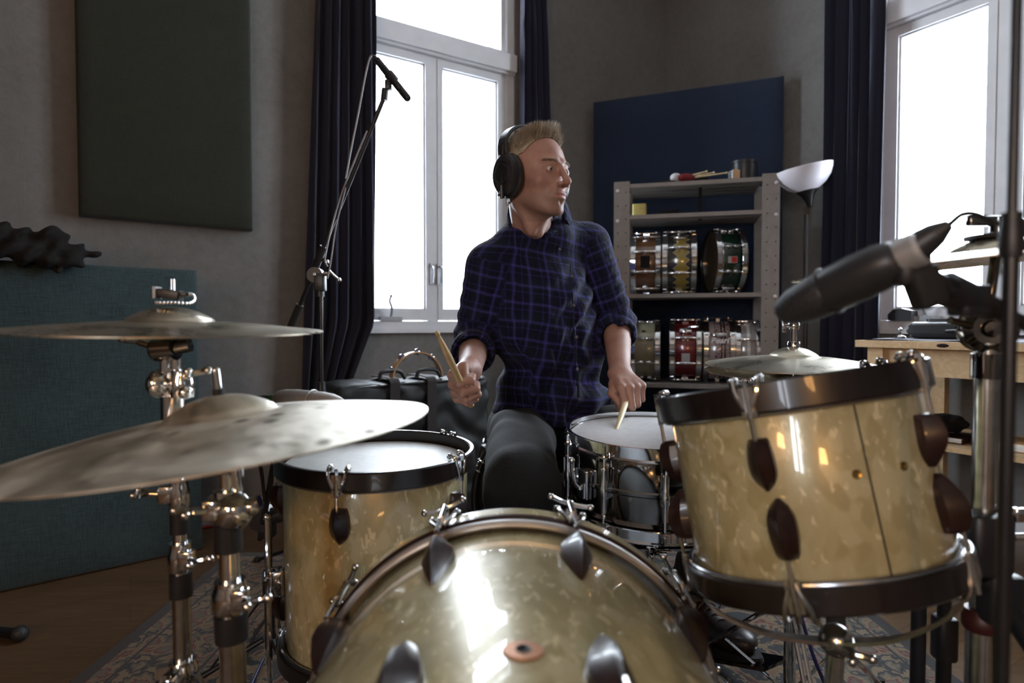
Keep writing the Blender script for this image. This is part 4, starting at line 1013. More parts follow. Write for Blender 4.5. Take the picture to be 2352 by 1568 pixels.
# ------------------------------------------------------------------ warm lamps that stand behind the camera
simple('lamp_linen', (.75, .62, .42), .8)
def glow(name, col, strength):
    n = NT(name); e = n.node('ShaderNodeEmission'); nz = n.noise(n.coords(), 4, 2)
    n.link(n.ramp(nz.outputs[0], [(0, tuple(x * .9 for x in col)), (1, col)]), e.inputs[0]); e.inputs[1].default_value = strength
    n.n.remove(n.b); n.link(e.outputs[0], n.n['Material Output'].inputs[0])
glow('warm_shade', (1.0, .50, .17), 18.0)
def shade_lamp(x, y, z, h, r, label):
    th = thing('floor_lamp', label, 'lamp', (x, y, 0))
    g = MB(); g.lathe([(0, 0), (.13, 0), (.13, .012), (.02, .022), (0, .022)]); g.build('base', 'black_metal', th)
    g = MB(); g.cyl((0, 0, .02), (0, 0, z - .02), .010); g.build('pole', 'black_metal', th)
    g = MB(); g.lathe([(r, z - h / 2), (r * .8, z + h / 2), (r * .8 - .003, z + h / 2), (r - .003, z - h / 2)], seg=40, closed_prof=True); g.build('lamp_shade', 'warm_shade', th)
shade_lamp(.15, -2.0, 1.28, .26, .16, 'lit warm floor lamp standing behind the photographer')
shade_lamp(-1.45, -1.55, 1.40, .26, .16, 'lit warm floor lamp standing behind the photographer on the left')

# ------------------------------------------------------------------ shelf unit across the corner
S0 = at(1427, 700, 3.12); S1 = at(1768, 700, 2.945); S0.z = S1.z = 0
Su = (S1 - S0).normalized(); Sn = Vector((-Su.y, Su.x, 0)); Sn = Sn if Sn.y > 0 else -Sn; SW = (S1 - S0).length
SAX = (Su, Sn, Vector((0, 0, 1)))
SH = thing('shelf_unit', 'grey painted wooden shelf unit full of snare drums in the corner', 'shelf', S0)
def SP(a, b, z): return Su * a + Sn * b + Vector((0, 0, z))
SD = .285
def SZ(z): return .85 + (z - .85) * .976
for a in (0, SW):
    for b in (0, SD):
        g = MB(); sgn = 1 if a else -1
        g.box(SP(a, b, SZ(1.59) / 2), (.078, .020, SZ(1.59)), None, SAX); p = g.build('post', 'shelf_paint', SH, smooth=False)
        if b == 0:
            h = MB()
            for k in range(22):
                for dx in (-.018, .022): h.cyl(SP(a + dx, -.0108, .09 + k * .068), SP(a + dx, -.0096, .09 + k * .068), .0034, seg=8)
            h.build('peg_hole', 'screw_hole', p)
            for z in (1.555, 1.40, 1.0, .53, .10): h = MB(); h.lathe([(0, .004), (.004, .0045), (.009, .002), (.0095, 0)], SP(a + (-.020 if a == 0 else .022), -.0102, SZ(z) - .012), -Sn, 16); h.build('shelf_pin', 'latch_metal', p)
for k, z in enumerate((1.565, 1.405, .998, .535, .105)):
    z = SZ(z); g = MB(); g.box(SP(SW / 2, SD / 2 + .0, z), (SW - .075 if k else SW - .08, SD + .018, .020), None, SAX)
    for j in range(1, 4): g.box(SP(SW / 2, SD * j / 4, z - .0101), (SW - .09, .004, .003), None, SAX)
    g.build('shelf_board', 'shelf_paint', SH, smooth=False)
g = MB()
for p0, p1 in (((.05, SD + .012, .97), (SW - .05, SD + .012, .16)), ((SW - .05, SD + .016, .97), (.05, SD + .016, .16))): g.cyl(SP(*p0), SP(*p1), .0022, seg=6)
g.build('cross_brace', 'black_metal', SH)
def place_snare(name, label, a, z, shell, H, Rr, hoop='metal', lugs='tube', n=8, phase=0, yaw=0, extra=None, b=.17, head='pale_head', grp='snare drums lying on their sides on the shelf unit'):
    c = S0 + SP(a, b, z + Rr + .0135)
    ax_ = Matrix.Rotation(yaw, 3, 'Z') @ Su
    # local x axis points to the camera side, local z along the shelf
    M = axis_matrix(c - ax_ * H / 2, ax_, xhint=-Sn)
    d = drum(name, label, Rr, H, shell, n, phase, hoop=hoop, lugs=lugs, matrix=M, group=grp, cat='snare drum', head=head, bottom=('brown_head' if yaw > .1 else 'pale_head'), vent=False, beads=() )
    return d
z3, z4 = SZ(.998) + .0105, SZ(.535) + .0105
a_of = lambda x, D: (at(x, 700, D) - S0).dot(Su)
d1 = place_snare('snare_drum', 'brown wooden snare drum at the left of the upper drum shelf', .118, z3, 'walnut_shell', .125, .150, lugs='tube', n=10, phase=R(18))
g = MB(); g.loft([[Vector((.1535, -.03, .038)), Vector((.1535, .03, .038)), Vector((.1535, .03, .085)), Vector((.1535, -.03, .085))], [Vector((.152, -.03, .038)), Vector((.152, .03, .038)), Vector((.152, .03, .085)), Vector((.152, -.03, .085))]]); g.build('muffle_pad', 'black_cloth', d1)
d2 = place_snare('snare_drum', 'gold and black diamond patterned snare drum in the middle of the upper drum shelf', .285, z3, 'diamond_shell', .142, .153, lugs='tube', n=8, phase=R(22.5)); throw_off(d2, .153, .142, R(-48))
d3 = place_snare('snare_drum', 'dark green snare drum with a red badge at the right of the upper drum shelf', .505, z3, 'green_lacquer', .120, .155, lugs='small', n=8, phase=R(22.5), yaw=R(12), head='pale_head'); throw_off(d3, .155, .12, R(62))
d4 = place_snare('snare_drum', 'cream snare drum at the left of the lower drum shelf', .118, z4, 'cream_old', .125, .151, lugs='small', n=8, phase=R(22.5))
d5 = place_snare('snare_drum', 'red sparkle snare drum with a pale badge on the lower drum shelf', .318, z4, 'red_sparkle', .130, .153, lugs='tube', n=8, phase=R(22.5)); throw_off(d5, .153, .13, R(-38))
d6 = place_snare('snare_drum', 'pale pink snare drum with black tribal swirls on the lower drum shelf', .481, z4, 'tribal_shell', .126, .151, lugs='bridge', n=6, phase=R(30))
d7 = place_snare('snare_drum', 'grey pearl snare drum with a white stripe beside the right post of the shelf', .617, z4, 'stripe_shell', .094, .149, lugs='tube', n=8, phase=R(22.5), yaw=R(0))
simple('badge_silver', (.85, .85, .88), .35, .3)
def badge(d, Rr, ang, z, w, h, mat, name='badge'):
    g = MB(); rows = []
    for rr in (Rr + .0004, Rr + .0022):
        rows.append([Vector((rr * math.cos(ang + y_ / Rr), rr * math.sin(ang + y_ / Rr), z + z_)) for y_, z_ in [(-w / 2 + w * k / 6, -h / 2) for k in range(7)] + [(w / 2 - w * k / 6, h / 2) for k in range(7)]])
    g.loft(rows); return g.build(name, mat, d, angle=30)
badge(d3, .155, R(2), .060, .032, .044, 'latch_metal'); badge(d3, .1562, R(2), .067, .027, .026, 'red_plastic', 'badge_face')
badge(d5, .153, R(14), .066, .046, .040, 'white_sticker'); badge(d4, .151, R(-40), .055, .012, .018, 'hole_black')
def text(parent, body, size, M, mat, name='lettering', extrude=.0008, align='CENTER'):
    c = bpy.data.curves.new(name, 'FONT'); c.body = body; c.size = size; c.extrude = extrude; c.offset = .0006 if body == 'Pearl' else 0; c.align_x = align; c.align_y = 'CENTER'; c.shear = .25 if body == 'Pearl' else 0
    t = bpy.data.objects.new(name + '_tmp', c); COL.objects.link(t); bpy.context.view_layer.update()
    me = bpy.data.meshes.new_from_object(t.evaluated_get(bpy.context.evaluated_depsgraph_get())); bpy.data.objects.remove(t)
    me.materials.clear(); me.materials.append(MATS[mat]); o = bpy.data.objects.new(name, me); COL.objects.link(o); o.parent = parent; o.matrix_local = M; return o
def shell_text(d, body, size, Rr, ang, z, mat):
    x = Vector((math.cos(ang), math.sin(ang), 0)); t = Vector((0, 0, 1)); y = x.cross(t)
    m = Matrix((t, y * -1 if False else x.cross(t), x)).transposed().to_4x4(); m.translation = x * Rr + Vector((0, 0, z)); return text(d, body, size, m, mat)
shell_text(d6, 'Pearl', .042, .1535, R(-20), .063, 'badge_silver'); shell_text(d3, 'P', .016, .1585, R(2), .068, 'brass')

# things on the shelf unit
simple('dark_red_felt', (.16, .008, .010), .8)
t = thing('mallet_bag', 'black stick bag with red and white mallets on top of the shelf unit', 'bag', S0 + SP(.30, .12, SZ(1.565) + .011))
def soft(name, parent, fn, lo, hi, h, mat): v, f = sdf_mesh(fn, lo, hi, h); return mesh_np(name, v, f, mat, parent)
ang_s = math.atan2(Su.y, Su.x)
def bagf(P):
    q = P @ rotz(ang_s)
    d = ell(q, (.02, 0, .018), (.145, .045, .022)); d = smin(d, cap(q, (-.18, 0, .008), (-.05, 0, .018), .006, .018), .02); d = smin(d, cap(q, (.05, -.01, .028), (.12, -.01, .018), .02, .012), .02)
    return d + .004 * np.sin(q[..., 0] * 90 + 3 * np.sin(q[..., 2] * 80))
soft('bag_body', t, bagf, (-.22, -.10, -.004), (.20, .10, .07), .006, 'black_cloth')
g = MB()
for k, (a, c) in enumerate((((.02, -.03, .045), (.115, -.035, .062)), ((.04, -.01, .045), (.15, -.02, .058)), ((.05, -.035, .035), (.21, -.04, .048)))):
    g = MB(); p0, p1 = SP(*a), SP(*c); g.cyl(p0, p1, .0040, .0032, seg=10); g.sphere(p1, .0058, 10); g.build('stick_tip', 'stick_wood_pale', t)
g = MB(); g.sphere(SP(-.035, -.045, .038), .026, 20, squash=(1.1, 1, .85)); g.build('mallet_head', 'white_sticker', t)
g = MB(); g.sphere(SP(.015, -.05, .034), .027, 20, squash=(1.7, 1, .75)); g.build('mallet_head', 'dark_red_felt', t)
g = MB(); g.loft([[SP(.085 + x, y, z) for x, y in ((-.008, -.055), (.008, -.055), (.008, -.053), (-.008, -.053))] for z in (.03, -.03, -.09, -.15, -.185)]); g.build('hanging_strap', 'black_cloth', t)
g = MB(); g.tube([SP(-.20, -.02, .004), SP(-.12, -.04, .012), SP(-.06, -.055, .02), SP(-.03, -.06, .012)], .003, smooth=5); g.build('cord', 'black_rubber', t)
t = thing('storage_tub', 'black cylindrical tub on top of the shelf unit', 'tub', S0 + SP(.60, .15, SZ(1.565) + .011))
g = MB(); g.lathe([(0, 0), (.058, 0), (.060, .004), (.060, .100), (.0625, .102), (.0625, .114), (0, .116)], seg=40); g.build('tub_body', 'black_plastic', t)
g = MB(); g.cyl((.055, .02, 0), (.055, .02, .09), .02); g.build('side_tube', 'black_rubber', t)
t = thing('wood_block', 'small pale wooden block with a metal front, beside the black tub', 'block', S0 + SP(.545, .06, SZ(1.565) + .011), (0, 0, ang_s + R(22)))
g = MB(); g.rbox((0, 0, .026), (.034, .050, .052), .003); g.build('block', 'block_wood', t)
g = MB(); g.rbox((-.019, 0, .026), (.005, .046, .048), .002); g.build('front_plate', 'latch_metal', t)
g = MB()
for z in (.013, .027, .040): g.cyl((-.0225, 0, z), (-.0205, 0, z), .0055)
g.build('plate_hole', 'hole_black', t)
t = thing('yellow_box', 'small dull yellow box on the second shelf board', 'box', S0 + SP(.085, .08, SZ(1.405) + .011), (0, 0, ang_s))
g = MB(); g.rbox((0, 0, .034), (.070, .055, .068), .008); g.build('box_body', 'yellow_card', t)
t = thing('cable_coil', 'coiled black cable lying on the second shelf board', 'cable', S0 + SP(.24, .13, SZ(1.405) + .011))
g = MB()
for k in range(5): g.torus(SP(random.uniform(-.01, .01), random.uniform(-.01, .01), .006 + .006 * k), .062 - .004 * k, .0042, Vector((random.uniform(-.12, .12), random.uniform(-.12, .12), 1)), 40, 8)
g.build('coil', 'black_rubber', t)

# ------------------------------------------------------------------ floor lamp
LP = at(1850, 745, 2.93); LP.z = 0
th = thing('floor_lamp', 'black floor lamp with a white opal bowl shade beside the blue curtain', 'lamp', LP)
lz = at(1850, 440, 2.93).z; ln = Vector((-.20, -.03, 1)).normalized()
g = MB(); g.lathe([(0, 0), (.125, 0), (.13, .006), (.12, .016), (.02, .028), (0, .028)], seg=40); g.build('base', 'black_metal', th)
g = MB(); g.tube([(0, 0, .02), (0, 0, lz * .6), (-.004, 0, lz - .11)], .0095, 14); g.build('pole', 'black_metal', th)
g = MB(); g.lathe([(.011, -.075), (.016, -.05), (.030, -.02), (.052, .004), (.052, .008), (.028, -.014), (.008, -.05)], (0, 0, lz), ln, 32, closed_prof=True); g.build('shade_cup', 'black_metal', th)
g = MB(); pr = [(.050, .004), (.085, .028), (.112, .060), (.126, .094), (.129, .112)]; g.lathe(pr + [(a - .003, b + .001) for a, b in reversed(pr)], (0, 0, lz), ln, 56, closed_prof=True); g.build('lamp_shade', 'opal_shade', th)
g = MB(); g.tube([(.01, 0, lz * .62), (-.05, -.02, lz * .66), (-.07, -.03, lz * .6), (-.06, -.02, lz * .4), (-.03, 0, .2), (0, 0, .03)], .0028, 8, smooth=6); g.build('power_cord', 'black_rubber', th)

# ------------------------------------------------------------------ table under the right-hand window
TZ = .790
def TW(s, off, z): return W2(s, off, z)
s0 = 1.59; s1 = 2.85
th = thing('table', 'pine table with a dark cloth on top under the right-hand window', 'table', W2((s0 + s1) / 2, .33, 0))
inv = Matrix.Translation(-th.location)
def tb(name, a0, a1, o0, o1, z0, z1, mat, parent=th):
    g = MB(); wallbox(g, W2, a0, a1, z0, z1, o0, o1); o = g.build(name, mat, parent, smooth=False); o.matrix_parent_inverse = inv; return o
tb('tabletop', s0, s1, .035, .625, TZ - .026, TZ, 'pine')
for a, b in ((s0 + .04, .565), (s0 + .04, .06), (s1 - .10, .565), (s1 - .10, .06), (s0 + .66, .565)): tb('leg', a, a + .055, b, b + .045, 0, TZ - .026, 'pine')
tb('apron', s0 + .095, s1 - .10, .575, .597, TZ - .125, TZ - .026, 'pine'); tb('apron', s0 + .05, s0 + .07, .10, .57, TZ - .125, TZ - .026, 'pine')
tb('lower_shelf', s0 + .05, s1 - .05, .08, .56, .40, .418, 'pine')
g = MB(); g.lathe([(0, .0006), (.010, .0008), (.013, 0)], W2(s0 + .30, .6253, TZ - .013), N2, 16, sx=1.5, sy=.55); o = g.build('wood_knot', 'maroon_wood', th); o.matrix_parent_inverse = inv
g = MB(); rows = []
for i in range(25):
    rows.append([W2(s0 + .01 + 1.2 * i / 24, .05 + .555 * j / 12 + .006 * math.sin(i * 1.3) * (j == 12), TZ + .0022 + .0018 * (1 + math.sin(i * 1.1 + j))) for j in range(13)])
g.loft(rows, closed=False); g.loft([[p - Vector((0, 0, .0022)) for p in r] for r in rows], closed=False)
tag(g.build('table_cloth', 'mat_cloth'), 'dark grey cloth mat lying on the pine table', 'cloth')
# zip case
t = thing('zip_case', 'black hard zip case on the table below the right-hand window', 'case', W2(1.805, .36, TZ + .0062)); AXT = (D2, N2, Vector((0, 0, 1)))
g = MB(); g.rbox((0, 0, .032), (.235, .165, .064), .030, AXT); g.build('shell', 'leather_black', t)
g = MB(); g.rbox((0, 0, .036), (.2385, .1685, .006), .031, AXT); g.build('zip', 'black_rubber', t)
g = MB(); g.rbox(D2 * .02 + Vector((0, 0, .068)), (.17, .11, .010), .02, AXT); g.build('raised_lid', 'leather_black', t)
g = MB(); g.tube([D2 * .02 + N2 * .084 + Vector((0, 0, .03)), D2 * .03 + N2 * .100 + Vector((0, 0, .03)), D2 * .09 + N2 * .100 + Vector((0, 0, .032)), D2 * .10 + N2 * .084 + Vector((0, 0, .032))], .005, 8, smooth=4); g.build('handle', 'leather_black', t)
t = thing('small_microphone', 'small chrome gooseneck clip microphone at the left end of the table', 'microphone', W2(1.655, .42, TZ + .0062))
g = MB(); g.lathe([(0, 0), (.020, 0), (.022, .004), (.018, .009), (.006, .012), (.0, .012)]); g.cyl((0, 0, .01), (0, 0, .030), .004); g.sphere((0, 0, .034), .008); g.build('base', 'chrome', t)
t = thing('pouch', 'crumpled shiny black pouch between the small microphone and the zip case', 'pouch', W2(1.668, .27, TZ + .0062))
soft('pouch_body', t, lambda P: ell(P, (0, 0, .026), (.055, .045, .027)) + .006 * np.sin(P[..., 0] * 120 + 4 * np.sin(P[..., 1] * 90)) * np.cos(P[..., 2] * 110), (-.08, -.07, -.004), (.08, .07, .07), .005, 'leather_black')
t = thing('wing_nut', 'small bright wing nut lying on the table cloth', 'wing nut', W2(2.01, .43, TZ + .0062))
g = MB(); g.lathe([(.003, 0), (.007, 0), (.006, .010), (.003, .010)], closed_prof=True); g.sphere((.014, 0, .008), .008, 10, squash=(1.2, .3, .7)); g.sphere((-.014, 0, .008), .008, 10, squash=(1.2, .3, .7)); g.build('nut_body', 'chrome', t)
t = thing('cylindrical_box', 'small black cylindrical box lying on the table behind the chrome stand', 'box', W2(2.13, .40, TZ + .0062))
g = MB(); g.cyl(-D2 * .05 + Vector((0, 0, .034)), D2 * .05 + Vector((0, 0, .034)), .034, seg=28); g.build('body', 'black_plastic', t)
g = MB(); g.cyl(D2 * .05 + Vector((0, 0, .034)), D2 * .058 + Vector((0, 0, .034)), .036, seg=28); g.build('cap', 'black_rubber', t)
t = thing('small_box', 'small black box on the sill at the left of the right-hand window', 'box', W2(1.425, -.012, .868)); 
g = MB(); g.loft([[D2 * x + Vector((0, 0, z)) + N2 * o for x, z in ((0, 0), (.10, 0), (.098, .045), (.055, .055), (.02, .050), (-.002, .028))] for o in (-.002, .055)]); g.build('box_body', 'black_plastic', t)
# things on the lower shelf of the table
for k, (sa, ln_, hh, mt, lb) in enumerate(((1.80, .20, .022, 'maroon_wood', 'dark red flat book on the lower table shelf'), (2.05, .24, .03, 'block_wood', 'brown flat book pile board on the lower table shelf'), (2.30, .22, .024, 'paper', 'pale paper stack on the lower table shelf'))):
    t = thing('book', lb, 'book', W2(sa, .40, .419)); g = MB(); g.rbox((0, 0, hh / 2), (ln_, .16, hh), .003, AXT); g.build('cover', mt, t)
    g = MB(); g.rbox(N2 * .0015, (ln_ - .008, .160, hh - .006), .002, AXT, M=Matrix.Translation((0, 0, hh / 2))); g.build('pages', 'paper', t)
t = thing('pouch', 'black knobbly pouch on top of the dark red book under the table', 'pouch', W2(1.80, .40, .442))
soft('pouch_body', t, lambda P: ell(P, (0, 0, .035), (.09, .06, .036)) + .008 * np.sin(P[..., 0] * 100) * np.cos(P[..., 1] * 90 + 2) * np.cos(P[..., 2] * 110), (-.12, -.09, -.004), (.12, .09, .085), .006, 'black_cloth')

# ------------------------------------------------------------------ long black case and tambourine under the left window
CA = at(775, 900, 2.28); CB = at(1105, 880, 2.62); CA.z = CB.z = 0; cd = (CB - CA).normalized(); cn = Vector((cd.y, -cd.x, 0)); CL = (CB - CA).length + .05
th = thing('equipment_case', 'long black padded nylon case with two webbing straps under the left window', 'case', CA); cax = (cd, cn, Vector((0, 0, 1)))
ztop = at(775, 885, 2.28).z
def rotc(P): return P @ np.array([[cd.x, cn.x, 0], [cd.y, cn.y, 0], [0, 0, 1]], np.float32)
def casef(P):
    q = rotc(P); b = np.abs(q - np.array([CL / 2, -.13, ztop / 2 + .02], np.float32)) - np.array([CL / 2 - .03, .13 - .03, ztop / 2 - .05], np.float32)
    d = np.linalg.norm(np.maximum(b, 0), axis=-1) + np.minimum(b.max(-1), 0) - .03
    return d + .0035 * np.sin(q[..., 0] * 34 + 5 * np.sin(q[..., 2] * 17)) + .003 * np.sin(q[..., 2] * 60 + 3 * np.sin(q[..., 0] * 25))
hi_ = cd * (CL + .1); lo_b = [min(0, hi_.x) - .25, -.1, -.002]; 
soft('case_body', th, casef, (-.12, -.15, .0), (CL * cd.x + .20, CL * cd.y + .42, ztop + .06), .012, 'case_nylon')
g = MB(); g.tube([cd * .02 + cn * -.012 + Vector((0, 0, ztop - .02)), cd * .3 + cn * -.004 + Vector((0, 0, ztop - .008)), cd * .6 + cn * -.004 + Vector((0, 0, ztop - .004)), cd * (CL - .03) + cn * -.010 + Vector((0, 0, ztop - .006))], .0065, 8, smooth=8); g.build('piping', 'leather_black', th)
for a in (.225, .385):
    g = MB(); pts = [cd * a + cn * .008 + Vector((0, 0, z)) for z in (.05, .2, .4, ztop - .04)] + [cd * a + cn * (.006) + Vector((0, 0, ztop + .003)), cd * a + cn * -.05 + Vector((0, 0, ztop + .014)), cd * a + cn * -.2 + Vector((0, 0, ztop + .01))]
    pts = catmull(pts, 4); rows = []
    for i, p in enumerate(pts):
        tn = (pts[min(i + 1, len(pts) - 1)] - pts[max(i - 1, 0)]).normalized(); nn = tn.cross(cd); nn = nn if nn.dot(cn + Vector((0, 0, 1))) > 0 else -nn
        rows.append([p + cd * -.02, p + cd * .02, p + cd * .02 + nn * .004, p + cd * -.02 + nn * .004])
    g.loft(rows); g.build('webbing_strap', 'red_stitch_web', th)
    g = MB(); c_ = cd * a + cn * -.03 + Vector((0, 0, ztop + .01)); g.tube([c_ + cd * -.05, c_ + cd * -.035 + Vector((0, 0, .03)), c_ + cd * .035 + Vector((0, 0, .030)), c_ + cd * .06 + Vector((0, 0, -.0))], .008, 8, smooth=5); g.build('handle', 'case_nylon', th)
tc = at(957, 878, 2.50); tc.z = ztop + .02
th = thing('tambourine', 'half-round wooden tambourine with chrome jingles standing on the black case', 'tambourine', tc); td = cd; tn = cn
g = MB(); TR = .112
tz = Vector((0, 0, 1)); 
def TPt(a, r, o): return td * (r * math.cos(a)) + tz * (r * math.sin(a) * .98 - .012) + tn * o
rows = []
for k in range(41):
    a = math.pi * k / 40; rows.append([TPt(a, TR, -.020), TPt(a, TR, .020), TPt(a, TR - .006, .020), TPt(a, TR - .006, -.020)])
g.loft(rows); g.build('frame', 'tambourine_wood', th)
for a in (18, 50, 88, 126, 160):
    g = MB()
    for o in (-.004, .003):
        c_ = TPt(R(a), TR - .003, o); x_, y_, _ = frame_of(tn); rd = (TPt(R(a), 1, 0)).normalized()
        g.lathe([(.001, 0), (.006, .002), (.012, 0), (.015, .001), (.012, .0008), (.006, .003), (.001, .001)], c_ , tn, 20)
    g.build('jingle', 'chrome', th)
# ------------------------------------------------------------------ microphones, stands and cables
def world_parent(o, th):
    o.parent = th; o.matrix_parent_inverse = th.matrix_basis.inverted() if th.parent is None else Matrix.Identity(4); return o
def wpart(g, name, mat, th, **k): return world_parent(g.build(name, mat, None, **k), th)
def mic_stand(name, label, base, zj, boom0, boom1, r=.0095, legs=R(40), reach=.30, counter=None, tripod=True, cat='microphone stand'):
    th = thing(name, label, cat, base); b = Vector(base)
    g = MB(); g.cyl(b + Vector((0, 0, .10)), b + Vector((0, 0, zj * .62)), r * 1.25, seg=20); wpart(g, 'lower_tube', 'black_metal', th)
    g = MB(); g.cyl(b + Vector((0, 0, zj * .6)), b + Vector((0, 0, zj)), r * .8, seg=18); wpart(g, 'upper_tube', 'black_metal', th)
    g = MB(); collar(g, b + Vector((0, 0, zj * .62)), r * 1.5, .07); wpart(g, 'clutch', 'black_plastic', th)
    g = MB(); g.tube([boom0, boom1], r * .72, 12); wpart(g, 'boom', 'black_metal', th)
    for k in range(3 if tripod else 0):
        a = legs + math.tau * k / 3; d = Vector((math.cos(a), math.sin(a), 0))
        g = MB(); g.tube([b + Vector((0, 0, .12)) + d * .015, b + d * reach + Vector((0, 0, .014))], .0065, 10); g.tube([b + Vector((0, 0, .22)) + d * .015, b + d * reach * .6 + Vector((0, 0, .06))], .003, 6); wpart(g, 'leg', 'black_metal', th)
        g = MB(); g.sphere(b + d * reach + Vector((0, 0, .014)), .0135, 12); wpart(g, 'foot', 'black_rubber', th)
    return th
# boom stand by the left curtain
b0 = at(737, 745, 2.05); b0.z = 0; J = at(735, 640, 2.05)
e0 = at(672, 742, 2.10); e1 = at(730, 600, 2.06); e2 = at(883, 222, 1.93)
th = mic_stand('microphone_stand', 'tall black boom microphone stand in front of the left curtain', b0, J.z, e0 * .75 + e1 * .25, e2, reach=.28)
g = MB(); g.cyl(e0 + (e1 - e0) * -.18, e0 + (e1 - e0) * .30, .0135, .0135, seg=18); wpart(g, 'counterweight', 'black_rubber', th)
g = MB(); g.cyl(e0 + (e1 - e0) * .72, e0 + (e2 - e0) * .36, .0125, seg=18); wpart(g, 'boom_grip', 'black_plastic', th)
g = MB(); g.cyl(J + Vector((-.014, -.016, .012)), J + Vector((-.014, .016, .012)), .026, seg=26); g.rbox(J + Vector((0, 0, -.012)), (.036, .034, .060), .006); g.cyl(J + Vector((0, 0, -.06)), J + Vector((0, 0, -.03)), .013, seg=18); wpart(g, 'joint', 'grey_mic', th)
g = MB(); g.cyl(J + Vector((.016, -.01, .016)), J + Vector((.040, -.012, .014)), .007); g.tube([J + Vector((.034, -.012, .026)), J + Vector((.046, -.014, .014)), J + Vector((.066, -.016, -.004))], .0042, 10, smooth=3); g.sphere(J + Vector((.068, -.016, -.006)), .0085, 12)
wpart(g, 'handle', 'chrome', th)
g = MB(); g.sphere(J + Vector((-.014, -.019, .012)), .0075, 12); wpart(g, 'bolt', 'latch_metal', th)
g = MB(); q = at(737, 598, 2.03); g.cyl(q, q + Vector((.018, -.006, .004)), .0055); g.sphere(q + Vector((.022, -.006, -.006)), .008, 12); wpart(g, 'wing_bolt', 'chrome', th)
g = MB(); q = at(884, 212, 1.93); g.cyl(e2 + (q - e2) * -.9, q + (q - e2) * .8, .011, seg=16); g.rbox(at(892, 196, 1.93), (.020, .024, .030), .005); g.lathe([(.0125, -.018), (.0155, -.015), (.0155, .015), (.0125, .018)], at(899, 178, 1.93), at(938, 227, 1.90) - at(858, 130, 1.96), 20, closed_prof=True); wpart(g, 'mic_clip', 'black_plastic', th)
def pencil_mic(name, label, a, b, r, mat, tailmat='black_plastic'):
    th = thing(name, label, 'microphone', (a + b) / 2); d = (b - a); L = d.length
    g = MB(); g.lathe([(0, L * .26), (r * .92, L * .26), (r, L * .28), (r, L * .78), (r * .9, L * .79), (r * .9, L * .80), (r, L * .81), (r, L * .97), (r * .8, L), (0, L)], a, d, 24); wpart(g, 'mic_body', mat, th)
    g = MB(); g.lathe([(0, 0), (r * .45, .002), (r * .6, L * .08), (r * .95, L * .10), (r * .95, L * .26), (0, L * .26)], a, d, 20); wpart(g, 'connector', tailmat, th)
    return th
pm = pencil_mic('pencil_microphone', 'slim pencil microphone hanging on the tall boom in front of the bright window', at(858, 128, 1.955), at(938, 228, 1.90), .0115, 'black_metal')
g = MB(); pts = [at(858, 128, 1.955), at(850, 132, 1.96), at(840, 170, 1.97), at(822, 265, 1.99), at(806, 345, 2.01), at(794, 410, 2.02)]
g.tube(pts, .0030, 8, smooth=6)
tag(g.build('microphone_cable', 'grey_cable'), 'thin grey microphone cable looping beside the tall boom', 'cable')
g = MB(); pts = [at(843, 300, 1.952), at(822, 350, 1.965), at(790, 430, 1.99), at(765, 510, 2.00), at(747, 590, 2.0), at(752, 612, 2.01), at(768, 540, 2.00), at(790, 440, 1.985)]
g.tube(pts[:6], .0026, 8, smooth=6); g.tube([pts[2] + Vector((.006, 0, 0)), at(772, 520, 1.998), at(760, 600, 2.0), at(752, 640, 2.0)], .0026, 8, smooth=6)
tag(g.build('microphone_cable', 'grey_cable'), 'grey cable wrapped along the lower half of the tall boom', 'cable')

def big_mic(name, label, tail, tip, r, body, grille, band=None):
    th = thing(name, label, 'microphone', (tail + tip) / 2); d = tip - tail; L = d.length
    g = MB(); g.lathe([(0, 0), (r * .62, 0), (r * .72, L * .012), (r * .84, L * .05), (r * .97, L * .14), (r * 1.02, L * .30), (r, L * .5), (r * .985, L * .555), (0, L * .555)], tail, d, 40, sx=1, sy=.92); wpart(g, 'mic_body', body, th)
    g = MB(); g.lathe([(0, L * .555), (r * .96, L * .56), (r * .99, L * .58), (r * .97, L * .70), (r * .86, L * .84), (r * .66, L * .94), (r * .52, L * .975), (r * .30, L), (0, L)], tail, d, 40, sx=1, sy=.92); wpart(g, 'grille', grille, th)
    g = MB(); g.torus(tail + d * .557, r * .985, .0012, d, 40, 8); wpart(g, 'seam_ring', band or body, th)
    return th
# grey microphone over the floor tom
t0 = at(636, 918, 1.13); t1 = at(788, 930, 1.08)
big_mic('drum_microphone', 'silver grey microphone over the floor tom behind the ride cymbal', t0, t1, .0235, 'silver_mic', 'silver_grille')
pl = thing('microphone_plug', 'black cable plug with a green band on the silver microphone', 'plug', t0); dd = (t0 - t1).normalized()
g = MB(); g.cyl(t0, t0 + dd * .012, .010, seg=18); wpart(g, 'green_band', 'green_band', pl)
g = MB(); g.tube([t0 + dd * .012, t0 + dd * .035, t0 + dd * .05 + Vector((0, 0, -.006)), t0 + dd * .07 + Vector((0, .02, -.05)), at(600, 1080, 1.25), at(608, 1150, 1.32)], (.0075, .0032), 10, smooth=5); wpart(g, 'cable', 'black_rubber', pl)
b0 = at(612, 745, 1.40); b0.z = 0; J = at(614, 1188, 1.40)
th = mic_stand('microphone_stand', 'short black microphone stand behind the ride cymbal stand, left of the floor tom', b0, J.z, J + Vector((-.03, .03, -.06)), at(650, 950, 1.15), reach=.22, legs=R(75), r=.009)
g = MB(); g.cyl(J + Vector((-.01, -.018, 0)), J + Vector((-.01, .018, 0)), .028, seg=24); g.rbox(J + Vector((0, 0, -.02)), (.034, .034, .05), .006); g.cyl(J + Vector((.012, 0, .004)), J + Vector((.046, -.006, .010)), .019, .017, seg=20); wpart(g, 'joint', 'black_plastic', th)
